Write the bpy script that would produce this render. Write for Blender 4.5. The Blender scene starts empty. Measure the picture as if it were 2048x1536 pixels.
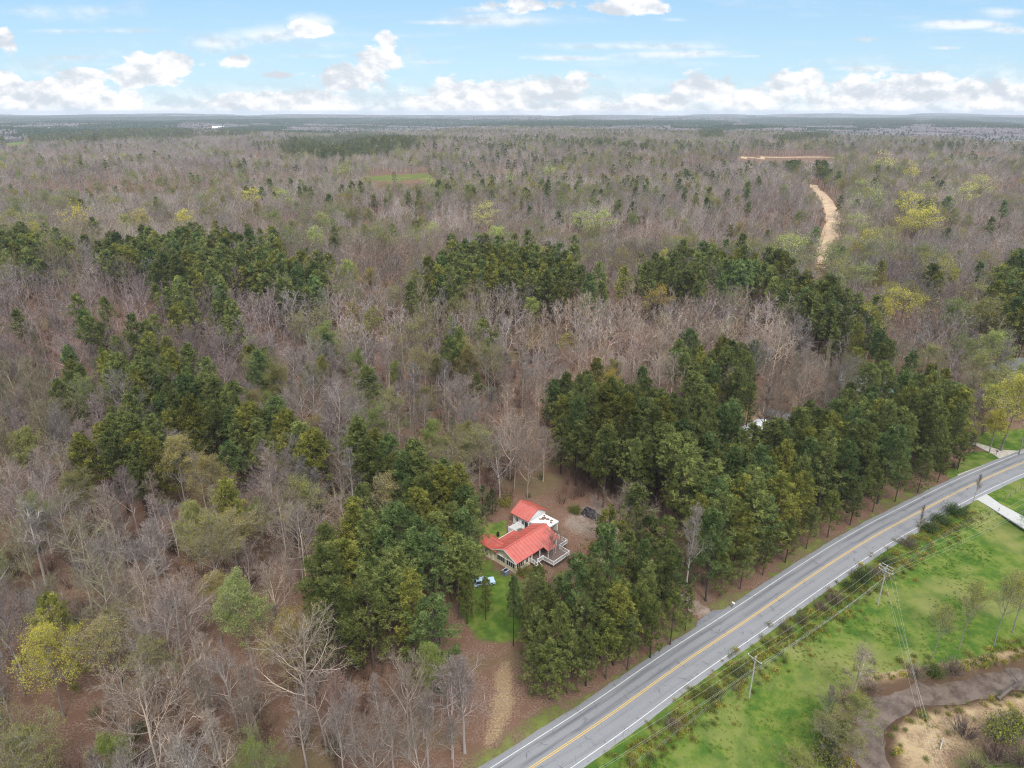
import bpy, math, random
import numpy as np
from mathutils import Vector, Matrix
R = math.radians
scene = bpy.context.scene
# ------------------------------------------------------------------ camera, exposure
FPX, CAMH = 1365.0, 90.0
PITCH = math.atan(545 / 1365)
cd = bpy.data.cameras.new('camera'); cam = bpy.data.objects.new('camera', cd)
scene.collection.objects.link(cam); scene.camera = cam
cam.location = (0, 0, CAMH); cam.rotation_euler = (math.pi / 2 - PITCH, 0, 0)
cd.sensor_width = 36; cd.lens = 36 * FPX / 2048; cd.clip_start = 1; cd.clip_end = 60000
scene.view_settings.view_transform = 'Standard'; scene.view_settings.look = 'None'
scene.view_settings.exposure = 1.0; scene.view_settings.gamma = 1
cy = scene.cycles
cy.use_denoising = True; cy.denoiser = "OPENIMAGEDENOISE"; cy.denoising_input_passes = "RGB_ALBEDO_NORMAL"; cy.denoising_prefilter = "NONE"; cy.pixel_filter_type = "BLACKMAN_HARRIS"; cy.filter_width = 1.1
cy.max_bounces = 5; cy.diffuse_bounces = 3; cy.glossy_bounces = 2; cy.transmission_bounces = 3
cy.transparent_max_bounces = 4; cy.volume_bounces = 1; cy.caustics_reflective = False; cy.caustics_refractive = False
# ------------------------------------------------------------------ pixel <-> world helpers (photo pixels, 2048 x 1536)
CP, SP = math.cos(PITCH), math.sin(PITCH)
def sdir(u, v):
    a = (u - 1024) / FPX; b = (768 - v) / FPX
    return a, CP + b * SP, -SP + b * CP
def proj(x, y, z):
    dz = z - CAMH
    fw = y * CP - dz * SP; up = y * SP + dz * CP
    fw = np.maximum(fw, 1.0)
    return 1024 + FPX * x / fw, 768 - FPX * up / fw, fw
# ------------------------------------------------------------------ world
SUN = Vector((0.18, -0.58, 0.78)).normalized()
W = bpy.data.worlds.new('World'); scene.world = W; W.use_nodes = True
nt = W.node_tree; N = nt.nodes; L = nt.links; N.clear()
def nd(t, **k):
    n = N.new(t)
    for a, b in k.items(): setattr(n, a, b)
    return n
def setin(n, i, v):
    if isinstance(v, (int, float, tuple)): n.inputs[i].default_value = v
    else: L.new(v, n.inputs[i])
def M(op, a, b=None, c=None, clamp=False):
    n = nd('ShaderNodeMath', operation=op, use_clamp=clamp)
    setin(n, 0, a)
    if b is not None: setin(n, 1, b)
    if c is not None: setin(n, 2, c)
    return n.outputs[0]
def SS(x, lo, hi):
    n = nd('ShaderNodeMapRange', interpolation_type='SMOOTHSTEP')
    setin(n, 0, x); setin(n, 1, lo); setin(n, 2, hi); return n.outputs[0]
sky = nd('ShaderNodeTexSky', sky_type='NISHITA'); sky.sun_disc = False
sky.sun_elevation = math.asin(SUN.z); sky.sun_rotation = math.atan2(SUN.x, SUN.y)
sky.altitude = 300; sky.air_density = 1.0; sky.dust_density = 0.6; sky.ozone_density = 1.6
tc = nd('ShaderNodeTexCoord'); sx = nd('ShaderNodeSeparateXYZ'); L.new(tc.outputs['Generated'], sx.inputs[0])
X, Y, Z = sx.outputs
ay = M('MAXIMUM', M('ABSOLUTE', Y), 0.15)
S = M('DIVIDE', X, ay); Ee = M('DIVIDE', Z, ay)
def noise2(sx_, sy_, scale, detail, rough=.55, off=0.0):
    c = nd('ShaderNodeCombineXYZ'); setin(c, 0, M('MULTIPLY', S, sx_)); setin(c, 1, M('MULTIPLY', Ee, sy_)); setin(c, 2, off)
    n = nd('ShaderNodeTexNoise'); L.new(c.outputs[0], n.inputs['Vector'])
    n.inputs['Scale'].default_value = scale; n.inputs['Detail'].default_value = detail; n.inputs['Roughness'].default_value = rough
    return M('SUBTRACT', n.outputs['Fac'], 0.5)
nz_big = noise2(1, 1.8, 9, 8, .62)
nz_b2 = noise2(1, 1.8, 30, 6, .6, 3.1)
nz_st = noise2(1, 9, 5, 6, .55, 7.7)      # streaks
nz_low = noise2(1, 3, 3, 3, .5, 1.3)
def se(u, v):
    a, f, up = sdir(u, v); return a / f, up / f
pxs = 1 / 1510.0
def blobs(lst, nz, amp, soft):
    acc = None
    for (u, v, ru, rv, w) in lst:
        s0, e0 = se(u, v)
        dx = M('DIVIDE', M('SUBTRACT', S, s0), ru * pxs); dy = M('DIVIDE', M('SUBTRACT', Ee, e0), rv * pxs)
        q = M('ADD', M('MULTIPLY', dx, dx), M('MULTIPLY', dy, dy))
        m = M('MULTIPLY', M('SUBTRACT', 1.0, M('SQRT', q)), w)
        acc = m if acc is None else M('SMOOTH_MAX', acc, m, 0.2)
    return SS(M('ADD', acc, M('MULTIPLY', nz, amp)), 0.03, soft + .08)
cum = [(560, 150, 60, 10, .8), (1150, 215, 260, 16, 1), (620, 60, 45, 18, .9), (40, 200, 90, 26, 1), (310, 140, 90, 36, 1), (350, 128, 55, 26, 1), (270, 160, 50, 18, 1), (470, 122, 34, 14, .8), (700, 150, 78, 32, 1), (755, 120, 55, 28, 1),
       (775, 85, 32, 24, .9), (680, 160, 55, 24, 1), (560, 205, 190, 26, 1), (480, 198, 60, 20, 1), (120, 190, 160, 36, 1), (160, 160, 60, 26, 1), (15, 170, 50, 30, 1), (215, 205, 110, 18, 1),
       (1000, 195, 200, 42, 1), (1120, 180, 90, 34, 1), (900, 205, 120, 22, 1), (1400, 180, 90, 40, 1), (1330, 205, 120, 20, 1),
       (1600, 165, 80, 30, 1), (1500, 200, 120, 26, 1), (1760, 190, 200, 40, 1), (1840, 165, 75, 22, 1), (1980, 190, 130, 40, 1), (1260, 12, 80, 22, 1), (1050, 10, 120, 14, .7), (10, 80, 30, 26, .9)]
haz = [(420, 85, 110, 30, .8), (550, 70, 120, 24, .8), (620, 42, 60, 18, .7), (80, 130, 110, 40, .6), (200, 20, 120, 24, .5), (400, 180, 120, 20, .5), (2010, 170, 120, 60, .7), (820, 100, 60, 40, .5), (60, 20, 100, 22, .5)]
st = [(1030, 40, 220, 22, .9), (880, 45, 120, 7, .8), (960, 18, 120, 12, .8), (1250, 92, 260, 14, .75), (1370, 108, 200, 10, .8), (1120, 116, 120, 8, .8), (120, 62, 110, 9, .7), (270, 62, 130, 9, .8), (640, 112, 120, 8, .6), (150, 115, 120, 9, .5),
      (1940, 48, 130, 12, .9), (2010, 26, 90, 16, 1), (2020, 60, 70, 10, .9), (1730, 78, 50, 9, .9), (1895, 96, 50, 6, .8), (1350, 40, 50, 7, .7), (1740, 138, 110, 8, .8), (1500, 112, 110, 6, .7), (860, 125, 90, 8, .6), (1750, 210, 500, 30, .4)]
m1 = M('MULTIPLY', blobs(cum, M('ADD', nz_big, M('MULTIPLY', nz_b2, .8)), 2.0, .26), .97)
m2 = M('MULTIPLY', blobs(haz, nz_big, 1.4, .8), .75)
m3 = M('MULTIPLY', blobs(st, nz_st, 2.0, .9), .8)
hz = M('MULTIPLY', SS(M('ADD', Ee, M('MULTIPLY', nz_low, .03)), .045, .0), .75)     # milky band low over the horizon
dens = M('MAXIMUM', M('MAXIMUM', m1, m2), M('MAXIMUM', m3, hz))
veil = M('MULTIPLY', SS(nz_st, -.05, .35), .35)
dens = M('MAXIMUM', dens, veil)
def puffs(sh):
    c = nd('ShaderNodeCombineXYZ'); setin(c, 0, M('ADD', S, -.004 * sh)); setin(c, 1, M('MULTIPLY', M('ADD', Ee, -.007 * sh), 1.5)); setin(c, 2, 2.2)
    n = nd('ShaderNodeTexNoise'); L.new(c.outputs[0], n.inputs['Vector']); n.inputs['Scale'].default_value = 22; n.inputs['Detail'].default_value = 6; n.inputs['Roughness'].default_value = .5
    return n.outputs['Fac']
relief = M('MULTIPLY', M('SUBTRACT', puffs(0), puffs(-1)), 2.2)      # sunlit tops of the puffs
shade = SS(M('ADD', M('ADD', relief, nz_big), M('MULTIPLY', nz_low, .8)), -.3, .22)
ccol = nd('ShaderNodeMix', data_type='RGBA'); L.new(shade, ccol.inputs[0])
CLB = 5.0
ccol.inputs[6].default_value = (.70 * CLB, .755 * CLB, .83 * CLB, 1); ccol.inputs[7].default_value = (1.06 * CLB, 1.06 * CLB, 1.08 * CLB, 1)
gain = nd('ShaderNodeMix', data_type='RGBA', blend_type='MULTIPLY'); gain.inputs[0].default_value = 1
L.new(sky.outputs[0], gain.inputs[6]); gain.inputs[7].default_value = (.62, .70, .66, 1)
agr = nd('ShaderNodeMix', data_type='RGBA'); L.new(SS(Ee, 0.0, .22), agr.inputs[0]); agr.inputs[6].default_value = (3.0, 4.2, 5.2, 1); agr.inputs[7].default_value = (1.75, 3.2, 4.95, 1)
air = nd('ShaderNodeMix', data_type='RGBA'); air.inputs[0].default_value = .8; L.new(gain.outputs[2], air.inputs[6]); L.new(agr.outputs[2], air.inputs[7])
mx = nd('ShaderNodeMix', data_type='RGBA'); L.new(dens, mx.inputs[0]); L.new(air.outputs[2], mx.inputs[6]); L.new(ccol.outputs[2], mx.inputs[7])
ovh = nd('ShaderNodeMix', data_type='RGBA'); L.new(M('MULTIPLY', SS(Z, .32, .75), .8), ovh.inputs[0]); L.new(mx.outputs[2], ovh.inputs[6]); ovh.inputs[7].default_value = (11, 11.2, 11.6, 1)   # even white brightness added overhead, out of view, to raise the ambient light
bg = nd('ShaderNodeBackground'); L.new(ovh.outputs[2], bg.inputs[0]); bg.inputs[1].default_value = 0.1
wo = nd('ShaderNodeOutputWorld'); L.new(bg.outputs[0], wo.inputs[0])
ld = bpy.data.lights.new('sun', 'SUN'); ld.energy = 1.4; ld.angle = R(16); ld.color = (1, .96, .9)
sun = bpy.data.objects.new('sun', ld); scene.collection.objects.link(sun); sun.rotation_euler = SUN.to_track_quat('Z', 'Y').to_euler()
sun.location = (0, 0, 300)
# ------------------------------------------------------------------ terrain functions
_r = np.random.RandomState(7)
_w = [(_r.uniform(0, 2 * np.pi), 10 ** _r.uniform(-3.5, -2.2), _r.uniform(0, 6.28)) for _ in range(26)]
def sm(x, a, b):
    t = np.clip((x - a) / (b - a), 0, 1); return t * t * (3 - 2 * t)
def poly_dist(x, y, P, side=False):
    best = np.full(np.shape(x), 1e9); sg = np.zeros(np.shape(x))
    for (ax, ay_), (bx_, by_) in zip(P[:-1], P[1:]):
        dx, dy = bx_ - ax, by_ - ay_
        t = np.clip(((x - ax) * dx + (y - ay_) * dy) / (dx * dx + dy * dy), 0, 1)
        d = np.hypot(x - ax - t * dx, y - ay_ - t * dy)
        m = d < best; best = np.where(m, d, best)
        if side: sg = np.where(m, np.sign(dx * (y - ay_) - dy * (x - ax)), sg)
    return (best, sg) if side else best
def P0(u, v, h=0.0):
    a, f, up = sdir(u, v); t = (h - CAMH) / up; return (a * t, f * t)
def chaikin(P, n=2):
    for _ in range(n):
        Q = [P[0]]
        for a, b in zip(P[:-1], P[1:]):
            Q.append((a[0] * .75 + b[0] * .25, a[1] * .75 + b[1] * .25)); Q.append((a[0] * .25 + b[0] * .75, a[1] * .25 + b[1] * .75))
        Q.append(P[-1]); P = Q
    return P
rp = [P0(u, v) for u, v in [(1066, 1534), (1223, 1430), (1349, 1337), (1495, 1241), (1615, 1157), (1739, 1077), (1847, 1020), (1936, 973), (2048, 924)]]
d0 = (rp[0][0] - rp[1][0], rp[0][1] - rp[1][1])
ROAD = chaikin([(rp[0][0] + d0[0] * 6, rp[0][1] + d0[1] * 6)] + rp + [(185, 190), (260, 226), (420, 290)], 3)
WZ = -1.1
CREEK = chaikin([P0(u, v, WZ) for u, v in [(2500, 1290), (2250, 1310), (2048, 1352), (1950, 1373), (1860, 1386), (1800, 1398), (1752, 1418), (1737, 1455), (1738, 1500), (1752, 1560), (1765, 1680), (1770, 1900)]], 2)
def hgt(x, y):
    x = np.asarray(x, float); y = np.asarray(y, float)
    d = np.hypot(x, y)
    n = np.zeros(x.shape)
    nh = np.zeros(x.shape)
    for a, k, p in _w:
        q_ = np.sin((x * math.cos(a) + y * math.sin(a)) * k * 6.28 + p) * (0.0011 / (k + .0011)) ** .5
        if k > .0011: nh += q_
        else: n += q_
    n /= 2.2; nh /= 3.0
    A = 3 * sm(d, 160, 400) + 5 * sm(d, 450, 1200) + 10 * sm(d, 1500, 4000) + 4 * sm(d, 4500, 9000)
    h = n * A + nh * (7 * sm(d, 180, 420) + 28 * sm(d, 450, 1100)) * (1 - .85 * sm(d, 1300, 2600))
    h += 11 * np.exp(-((x - 60) / 170) ** 2 - ((y - 315) / 62) ** 2)
    h += 6 * np.exp(-((x + 150) / 90) ** 2 - ((y - 330) / 70) ** 2)
    h -= 9 * np.exp(-((x - 40) / 400) ** 2 - ((y - 470) / 75) ** 2)
    h += 12 * np.exp(-((x - 330) / 180) ** 2 - ((y - 900) / 200) ** 2)
    h = np.where(h > 0, 17 * np.tanh(h / 17), h)
    h += 24 * np.exp(-((x + 5200) / 3200) ** 2 - ((y - 10800) / 1800) ** 2) + 30 * np.exp(-((x - 6500) / 3800) ** 2 - ((y - 11500) / 1600) ** 2)
    h += 18 * np.exp(-((x - 300) / 900) ** 2 - ((y - 6200) / 700) ** 2)
    dr, sg = poly_dist(x, y, ROAD, True)
    h = h * sm(d, 150, 260) * sm(dr, 10, 90)
    # fall of the road verge towards the meadow and the creek bed
    h = h - np.where(sg < 0, .8 * sm(dr, 5, 16) * (1 - sm(d, 300, 500)), 0)
    dc = poly_dist(x, y, CREEK) + .45 * np.sin(x * .9 + 1) * np.sin(y * 1.1) + .35 * np.sin(x * .37 + y * .53)
    h -= 1.5 * (1 - sm(dc, 1.6, 2.8)) * (d < 400)
    return h
def ground_at(u, v, dz=0.0):
    h = 0.0
    for _ in range(8):
        x, y = P0(u, v, h + dz); h = float(hgt(x, y))
    return x, y, h
# ------------------------------------------------------------------ object helpers
root = scene.collection
def tag(o, label=None, cat=None, group=None, kind=None):
    if label: o['label'] = label
    if cat: o['category'] = cat
    if group: o['group'] = group
    if kind: o['kind'] = kind
    return o
def empty(name, loc, rz=0, s=1):
    o = bpy.data.objects.new(name, None); root.objects.link(o); o.location = loc; o.rotation_euler = (0, 0, rz); o.scale = (s, s, s)
    o.empty_display_size = .3
    return o
class MB:
    def __init__(s): s.v = []; s.f = []; s.m = []; s.c = []
    def add(s, vs, fs, m=0, c=0.5):
        k = len(s.v); s.v.extend(vs)
        for f in fs: s.f.append([k + i for i in f]); s.m.append(m); s.c.append(c)
    def box(s, x0, x1, y0, y1, z0, z1, m=0):
        s.add([(x0, y0, z0), (x1, y0, z0), (x1, y1, z0), (x0, y1, z0), (x0, y0, z1), (x1, y0, z1), (x1, y1, z1), (x0, y1, z1)],
              [(3, 2, 1, 0), (4, 5, 6, 7), (0, 1, 5, 4), (1, 2, 6, 5), (2, 3, 7, 6), (3, 0, 4, 7)], m)
    def bar(s, a, b, w, h=None, m=0):
        h = h or w; a = Vector(a); b = Vector(b); d = (b - a).normalized()
        up = Vector((0, 0, 1)) if abs(d.z) < .95 else Vector((1, 0, 0))
        sd = d.cross(up).normalized() * (w / 2); up = sd.cross(d).normalized() * (h / 2)
        vs = [a - sd - up, a + sd - up, a + sd + up, a - sd + up, b - sd - up, b + sd - up, b + sd + up, b - sd + up]
        s.add([tuple(q) for q in vs], [(0, 1, 2, 3), (7, 6, 5, 4), (0, 4, 5, 1), (1, 5, 6, 2), (2, 6, 7, 3), (3, 7, 4, 0)], m)
    def tube(s, pts, rad, n=6, m=0, c=.5, cap=True):
        pts = [Vector(p) for p in pts]; k = len(s.v); L_ = len(pts)
        for i, p in enumerate(pts):
            d = (pts[min(i + 1, L_ - 1)] - pts[max(i - 1, 0)]).normalized()
            up = Vector((0, 0, 1)) if abs(d.z) < .9 else Vector((1, 0, 0))
            a = d.cross(up).normalized(); b = a.cross(d)
            r = rad[i] if isinstance(rad, (list, tuple)) else rad
            for j in range(n):
                t = 2 * math.pi * j / n; q = p + a * (math.cos(t) * r) + b * (math.sin(t) * r); s.v.append((q.x, q.y, q.z))
        for i in range(L_ - 1):
            for j in range(n):
                j2 = (j + 1) % n; s.f.append([k + i * n + j, k + i * n + j2, k + (i + 1) * n + j2, k + (i + 1) * n + j]); s.m.append(m); s.c.append(c)
        if cap:
            s.f.append([k + (L_ - 1) * n + j for j in range(n)]); s.m.append(m); s.c.append(c)
            s.f.append([k + n - 1 - j for j in range(n)]); s.m.append(m); s.c.append(c)
    def merge(s, o, dm=0):
        k = len(s.v); s.v.extend(o.v)
        for f, m, c in zip(o.f, o.m, o.c): s.f.append([k + i for i in f]); s.m.append(m + dm); s.c.append(c)
    def mesh(s, name, mats):
        me = bpy.data.meshes.new(name); me.from_pydata(s.v, [], s.f)
        for m in mats: me.materials.append(m)
        me.polygons.foreach_set('material_index', s.m)
        at = me.attributes.new('shade', 'FLOAT', 'FACE'); at.data.foreach_set('value', s.c)
        me.update(); return me
    def build(s, name, mats, parent=None):
        if not isinstance(mats, (list, tuple)): mats = [mats]
        o = bpy.data.objects.new(name, s.mesh(name, mats)); root.objects.link(o); o.parent = parent; return o
# ------------------------------------------------------------------ materials
def mat(name, col=(.5, .5, .5), rough=.8, noise=None, metal=0, spec=.3, bump=0):
    m = bpy.data.materials.new(name); m.use_nodes = True; t = m.node_tree; p = t.nodes['Principled BSDF']
    p.inputs['Base Color'].default_value = (*col, 1); p.inputs['Roughness'].default_value = rough; p.inputs['Metallic'].default_value = metal
    p.inputs['Specular IOR Level'].default_value = spec
    if noise:
        sc, amt = noise
        c = t.nodes.new('ShaderNodeTexCoord'); n = t.nodes.new('ShaderNodeTexNoise'); n.inputs['Scale'].default_value = sc; n.inputs['Detail'].default_value = 5
        n.inputs['Roughness'].default_value = .65
        t.links.new(c.outputs['Object'], n.inputs['Vector'])
        r = t.nodes.new('ShaderNodeMapRange'); r.inputs[1].default_value = .3; r.inputs[2].default_value = .7; r.inputs[3].default_value = 1 - amt; r.inputs[4].default_value = 1 + amt
        t.links.new(n.outputs['Fac'], r.inputs[0])
        x = t.nodes.new('ShaderNodeVectorMath'); x.operation = 'SCALE'; x.inputs[0].default_value = col; t.links.new(r.outputs[0], x.inputs['Scale'])
        t.links.new(x.outputs[0], p.inputs['Base Color'])
        if bump:
            b = t.nodes.new('ShaderNodeBump'); b.inputs['Strength'].default_value = bump; b.inputs['Distance'].default_value = .05
            t.links.new(n.outputs['Fac'], b.inputs['Height']); t.links.new(b.outputs[0], p.inputs['Normal'])
    return m
def plant_mat(name, c0, c1, trans=0.0, tinted=True):
    """leaf or bark: colour between c0 and c1 by the per-clump attribute, times the tint of the tree"""
    m = bpy.data.materials.new(name); m.use_nodes = True; t = m.node_tree; t.nodes.clear()
    a = t.nodes.new('ShaderNodeAttribute'); a.attribute_name = 'shade'
    ti = t.nodes.new('ShaderNodeAttribute'); ti.attribute_name = 'tint'; ti.attribute_type = 'INSTANCER'
    mx_ = t.nodes.new('ShaderNodeMix'); mx_.data_type = 'RGBA'; mx_.inputs[6].default_value = (*c0, 1); mx_.inputs[7].default_value = (*c1, 1)
    t.links.new(a.outputs['Fac'], mx_.inputs[0])
    ml = t.nodes.new('ShaderNodeMix'); ml.data_type = 'RGBA'; ml.blend_type = 'MULTIPLY'; ml.inputs[0].default_value = 1 if tinted else 0
    t.links.new(mx_.outputs[2], ml.inputs[6]); t.links.new(ti.outputs['Color'], ml.inputs[7])
    d = t.nodes.new('ShaderNodeBsdfDiffuse'); t.links.new(ml.outputs[2], d.inputs[0]); o = t.nodes.new('ShaderNodeOutputMaterial')
    if trans:
        tr = t.nodes.new('ShaderNodeBsdfTranslucent'); t.links.new(ml.outputs[2], tr.inputs[0])
        ms = t.nodes.new('ShaderNodeMixShader'); ms.inputs[0].default_value = trans
        t.links.new(d.outputs[0], ms.inputs[1]); t.links.new(tr.outputs[0], ms.inputs[2]); t.links.new(ms.outputs[0], o.inputs[0])
    else: t.links.new(d.outputs[0], o.inputs[0])
    return m
m_bark = plant_mat('grey_bark', (.22, .185, .165), (.52, .46, .41))
m_twig = plant_mat('twigs', (.13, .105, .092), (.33, .285, .255))
m_bbark = plant_mat('young_tree_bark', (.15, .13, .11), (.34, .30, .265), 0, False); m_btwig = plant_mat('budding_twigs', (.13, .115, .08), (.30, .26, .19), 0, False)
m_pbark = plant_mat('pine_bark', (.045, .035, .03), (.12, .09, .075))
m_needle = plant_mat('pine_needles', (.065, .085, .026), (.25, .265, .08), .3)
m_leaf = plant_mat('young_leaves', (.30, .30, .06), (.50, .48, .10), .35)
# ------------------------------------------------------------------ tree meshes
def rnd_dir(rg):
    while 1:
        v = Vector((rg.uniform(-1, 1), rg.uniform(-1, 1), rg.uniform(-1, 1)))
        if .01 < v.length < 1: return v.normalized()
def path(rg, p, d, ln, n, wob, lift):
    pts = [p.copy()]; d = d.copy()
    for _ in range(n):
        d = (d + rnd_dir(rg) * wob + Vector((0, 0, lift))).normalized(); p = p + d * (ln / n); pts.append(p.copy())
    return pts, d
def along(pts, t):
    k = t * (len(pts) - 1); i = min(int(k), len(pts) - 2); return pts[i].lerp(pts[i + 1], k - i), (pts[i + 1] - pts[i]).normalized()
def side_dir(rg, d, ang):
    a = d.cross(rnd_dir(rg))
    a.normalize(); return (d * math.cos(ang) + a * math.sin(ang)).normalized()
def ribbon(B, rg, p, d, ln, w, m, c, bend=0.15):
    s_ = d.cross(rnd_dir(rg)); s_.normalize(); s_ *= w / 2
    q = p + d * ln * .55 + rnd_dir(rg) * ln * bend * .5; e = q + (d + Vector((0, 0, .15))) * ln * .45
    k = len(B.v); B.v.extend([tuple(p - s_), tuple(p + s_), tuple(q + s_ * .7), tuple(q - s_ * .7), tuple(e)])
    B.f.append([k, k + 1, k + 2, k + 3]); B.f.append([k + 3, k + 2, k + 4]); B.m += [m, m]; B.c += [c, c]
def bare_tree(seed, H, lod, spread=1.0, upright=.2, leaves=0, forks=1):
    """returns (trunk, crown); crown slot 0 bark, 1 twigs, 2 leaves"""
    rg = random.Random(seed); T = MB(); C = MB()
    r0 = H * .0105 * rg.uniform(.85, 1.2)
    tp, td = path(rg, Vector((0, 0, -.5)), Vector((rg.uniform(-.05, .05), rg.uniform(-.05, .05), 1)), H * .93, 9, .05, .04)
    T.tube(tp, [r0 * (1.35 if i == 0 else 1) * (1 - .085 * i) for i in range(10)], (7, 5, 3)[lod], 0, rg.uniform(.3, .9) if lod == 0 else rg.uniform(.0, .45))
    nl = (14, 10, 6)[lod]; n2 = (8, 6, 0)[lod]; n3 = (7, 4, 0)[lod]; n4 = (5, 3, 0)[lod]
    w3 = (.045, .11, .22)[lod]; w4 = (.028, .085, .22)[lod]
    start = rg.uniform(.28, .45)
    leafpts = []
    if lod: upright *= .35; spread *= 1.12
    if lod == 2:      # a dome of fine twigs round the limbs
        for _ in range(120):
            v = rnd_dir(rg); v.z = abs(v.z) * 1.2 - .35; q = rg.uniform(.45, 1) ; o = Vector((v.x * H * .23 * spread * q, v.y * H * .23 * spread * q, H * .66 + v.z * H * .27 * q))
            dd = (v + Vector((0, 0, .5)) + rnd_dir(rg) * .5).normalized(); ribbon(C, rg, o, dd, rg.uniform(1.0, 2.0), .17, 1, rg.uniform(.3, 1))
            if leaves: leafpts.append(o + dd)
    for i in range(nl):
        t = start + (.97 - start) * (i + rg.random() * .8) / nl
        p, d = along(tp, t); s = (t - start) / (1 - start)
        a = i * 2.4 + rg.uniform(-.5, .5)
        el = rg.uniform(.25, .7) + s * .55 + upright
        dr = Vector((math.cos(a) * math.cos(el), math.sin(a) * math.cos(el), math.sin(el)))
        ln = H * (.34 * (1 - s) ** .5 + .10) * spread * rg.uniform(.7, 1.15)
        lp, ldr = path(rg, p, dr, ln, 5, .22, .10)
        rr = r0 * (1 - .75 * t) * .62
        C.tube(lp, [rr * (1 - .17 * j) for j in range(6)], (4, 3, 3)[lod], 0, rg.random(), False)
        if lod == 2:
            for _ in range(16):
                q, qd = along(lp, rg.uniform(.2, 1)); dd = side_dir(rg, qd, rg.uniform(.3, 1.0)); ribbon(C, rg, q, dd, rg.uniform(1.6, 3.0), w3, 1, rg.random())
                if leaves: leafpts.append(q + dd * rg.uniform(.8, 2.6))
            continue
        for j in range(n2):
            q, qd = along(lp, .18 + .82 * (j + rg.random()) / n2)
            dd = side_dir(rg, qd, rg.uniform(.45, .95)); dd.z += .12; dd.normalize()
            l2 = ln * rg.uniform(.28, .48) * (1.1 - .4 * j / n2)
            p2, _ = path(rg, q, dd, l2, 3, .25, .10)
            C.tube(p2, [rr * .42, rr * .32, rr * .22, rr * .1], 3, 0, rg.random(), False)
            for k in range(n3):
                q3, d3 = along(p2, .15 + .85 * (k + rg.random()) / n3)
                dd3 = side_dir(rg, d3, rg.uniform(.35, .9)); l3 = l2 * rg.uniform(.4, .75)
                ribbon(C, rg, q3, dd3, l3, w3, 1, rg.random())
                for _ in range(n4):
                    q4 = q3 + dd3 * l3 * rg.uniform(.3, .95); dd4 = side_dir(rg, dd3, rg.uniform(.3, .8)); l4 = l3 * rg.uniform(.4, .7)
                    ribbon(C, rg, q4, dd4, l4, w4, 1, rg.random())
                    if leaves: leafpts.append(q4 + dd4 * l4 * rg.uniform(.5, 1))
    if leaves:
        sz = (.20, .42, .8)[lod]; per = (3.0, 2.4, 2.4)[lod] * leaves
        for q in leafpts:
            k = int(per) + (rg.random() < per % 1)
            c = rg.random()
            for _ in range(k):
                o = q + rnd_dir(rg) * sz * 1.6; a = rnd_dir(rg) * sz * .6; b = rnd_dir(rg) * sz * .6
                C.add([tuple(o - a), tuple(o + a), tuple(o + b)], [(0, 1, 2)], 2, min(1, max(0, c + rg.uniform(-.3, .3))))
    return T, C
def pine_tree(seed, H, lod, crown=.5, wide=1.0, cone=False):
    rg = random.Random(seed); T = MB(); C = MB()
    r0 = H * .0105
    tp, _ = path(rg, Vector((0, 0, -.5)), Vector((0, 0, 1)), H * .97, 8, .025, .03)
    T.tube(tp, [r0 * (1.25 if i == 0 else 1) * (1 - .1 * i) for i in range(9)], (7, 5, 3)[lod], 0, rg.uniform(.2, .9))
    zc = 1 - crown
    nb = (52, 32, 15)[lod]; sub = (5, 3, 1)[lod]; bl = (15, 10, 8)[lod]
    tl = (.50, .85, 1.35)[lod]; tw = (.13, .28, .62)[lod]
    for i in range(nb):
        s = (i + rg.random()) / nb; t = zc + (1 - zc) * s ** .9
        p, _d = along(tp, min(t, .999))
        prof = ((1 - s) ** .55) * (.62 + .38 * min(1, s / .25)) if not cone else (1 - s) * 1.0 + .08
        ln = H * .19 * wide * prof * rg.uniform(.62, 1.2) + .35
        a = i * 2.399 + rg.uniform(-.4, .4); el = rg.uniform(-.05, .35) + s * .5
        dr = Vector((math.cos(a) * math.cos(el), math.sin(a) * math.cos(el), math.sin(el)))
        lp, _ = path(rg, p, dr, ln, 3, .16, .08)
        if lod < 2: C.tube(lp, [r0 * .24, r0 * .17, r0 * .1, r0 * .05], 3, 0, .3, False)
        spots = [(lp[-1], dr)]
        for j in range(sub):
            for rep in range(2 if lod == 0 else (2 if rg.random() < .5 else 1)):
                q, qd = along(lp, rg.uniform(.3, 1)); dd = side_dir(rg, qd, rg.uniform(.5, 1.1)); dd.z = abs(dd.z) * .6 + .05
                spots.append((q + dd * ln * rg.uniform(.12, .34) + Vector((0, 0, rg.uniform(-.3, .9))), dd))
        bc = rg.uniform(.15, .8)
        for q, dd in spots:
            c = bc + rg.uniform(-.4, .4); ax = (dd + Vector((0, 0, .9))).normalized()
            for _ in range(bl):
                v = (rnd_dir(rg) + ax * .75).normalized(); v.z *= .8
                o = q + rnd_dir(rg) * tl * .35
                w_ = v.cross(rnd_dir(rg)); w_.normalize(); w_ *= tw * rg.uniform(.35, .6); e = o + v * tl * rg.uniform(.6, 1.25)
                k = len(C.v); C.v.extend([tuple(o), tuple(o + v * tl * .5 + w_), tuple(e), tuple(o + v * tl * .5 - w_)])
                C.f.append([k, k + 1, k + 2, k + 3]); C.m.append(1); C.c.append(min(1, max(0, c + rg.uniform(-.15, .2))))
    return T, C
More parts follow.
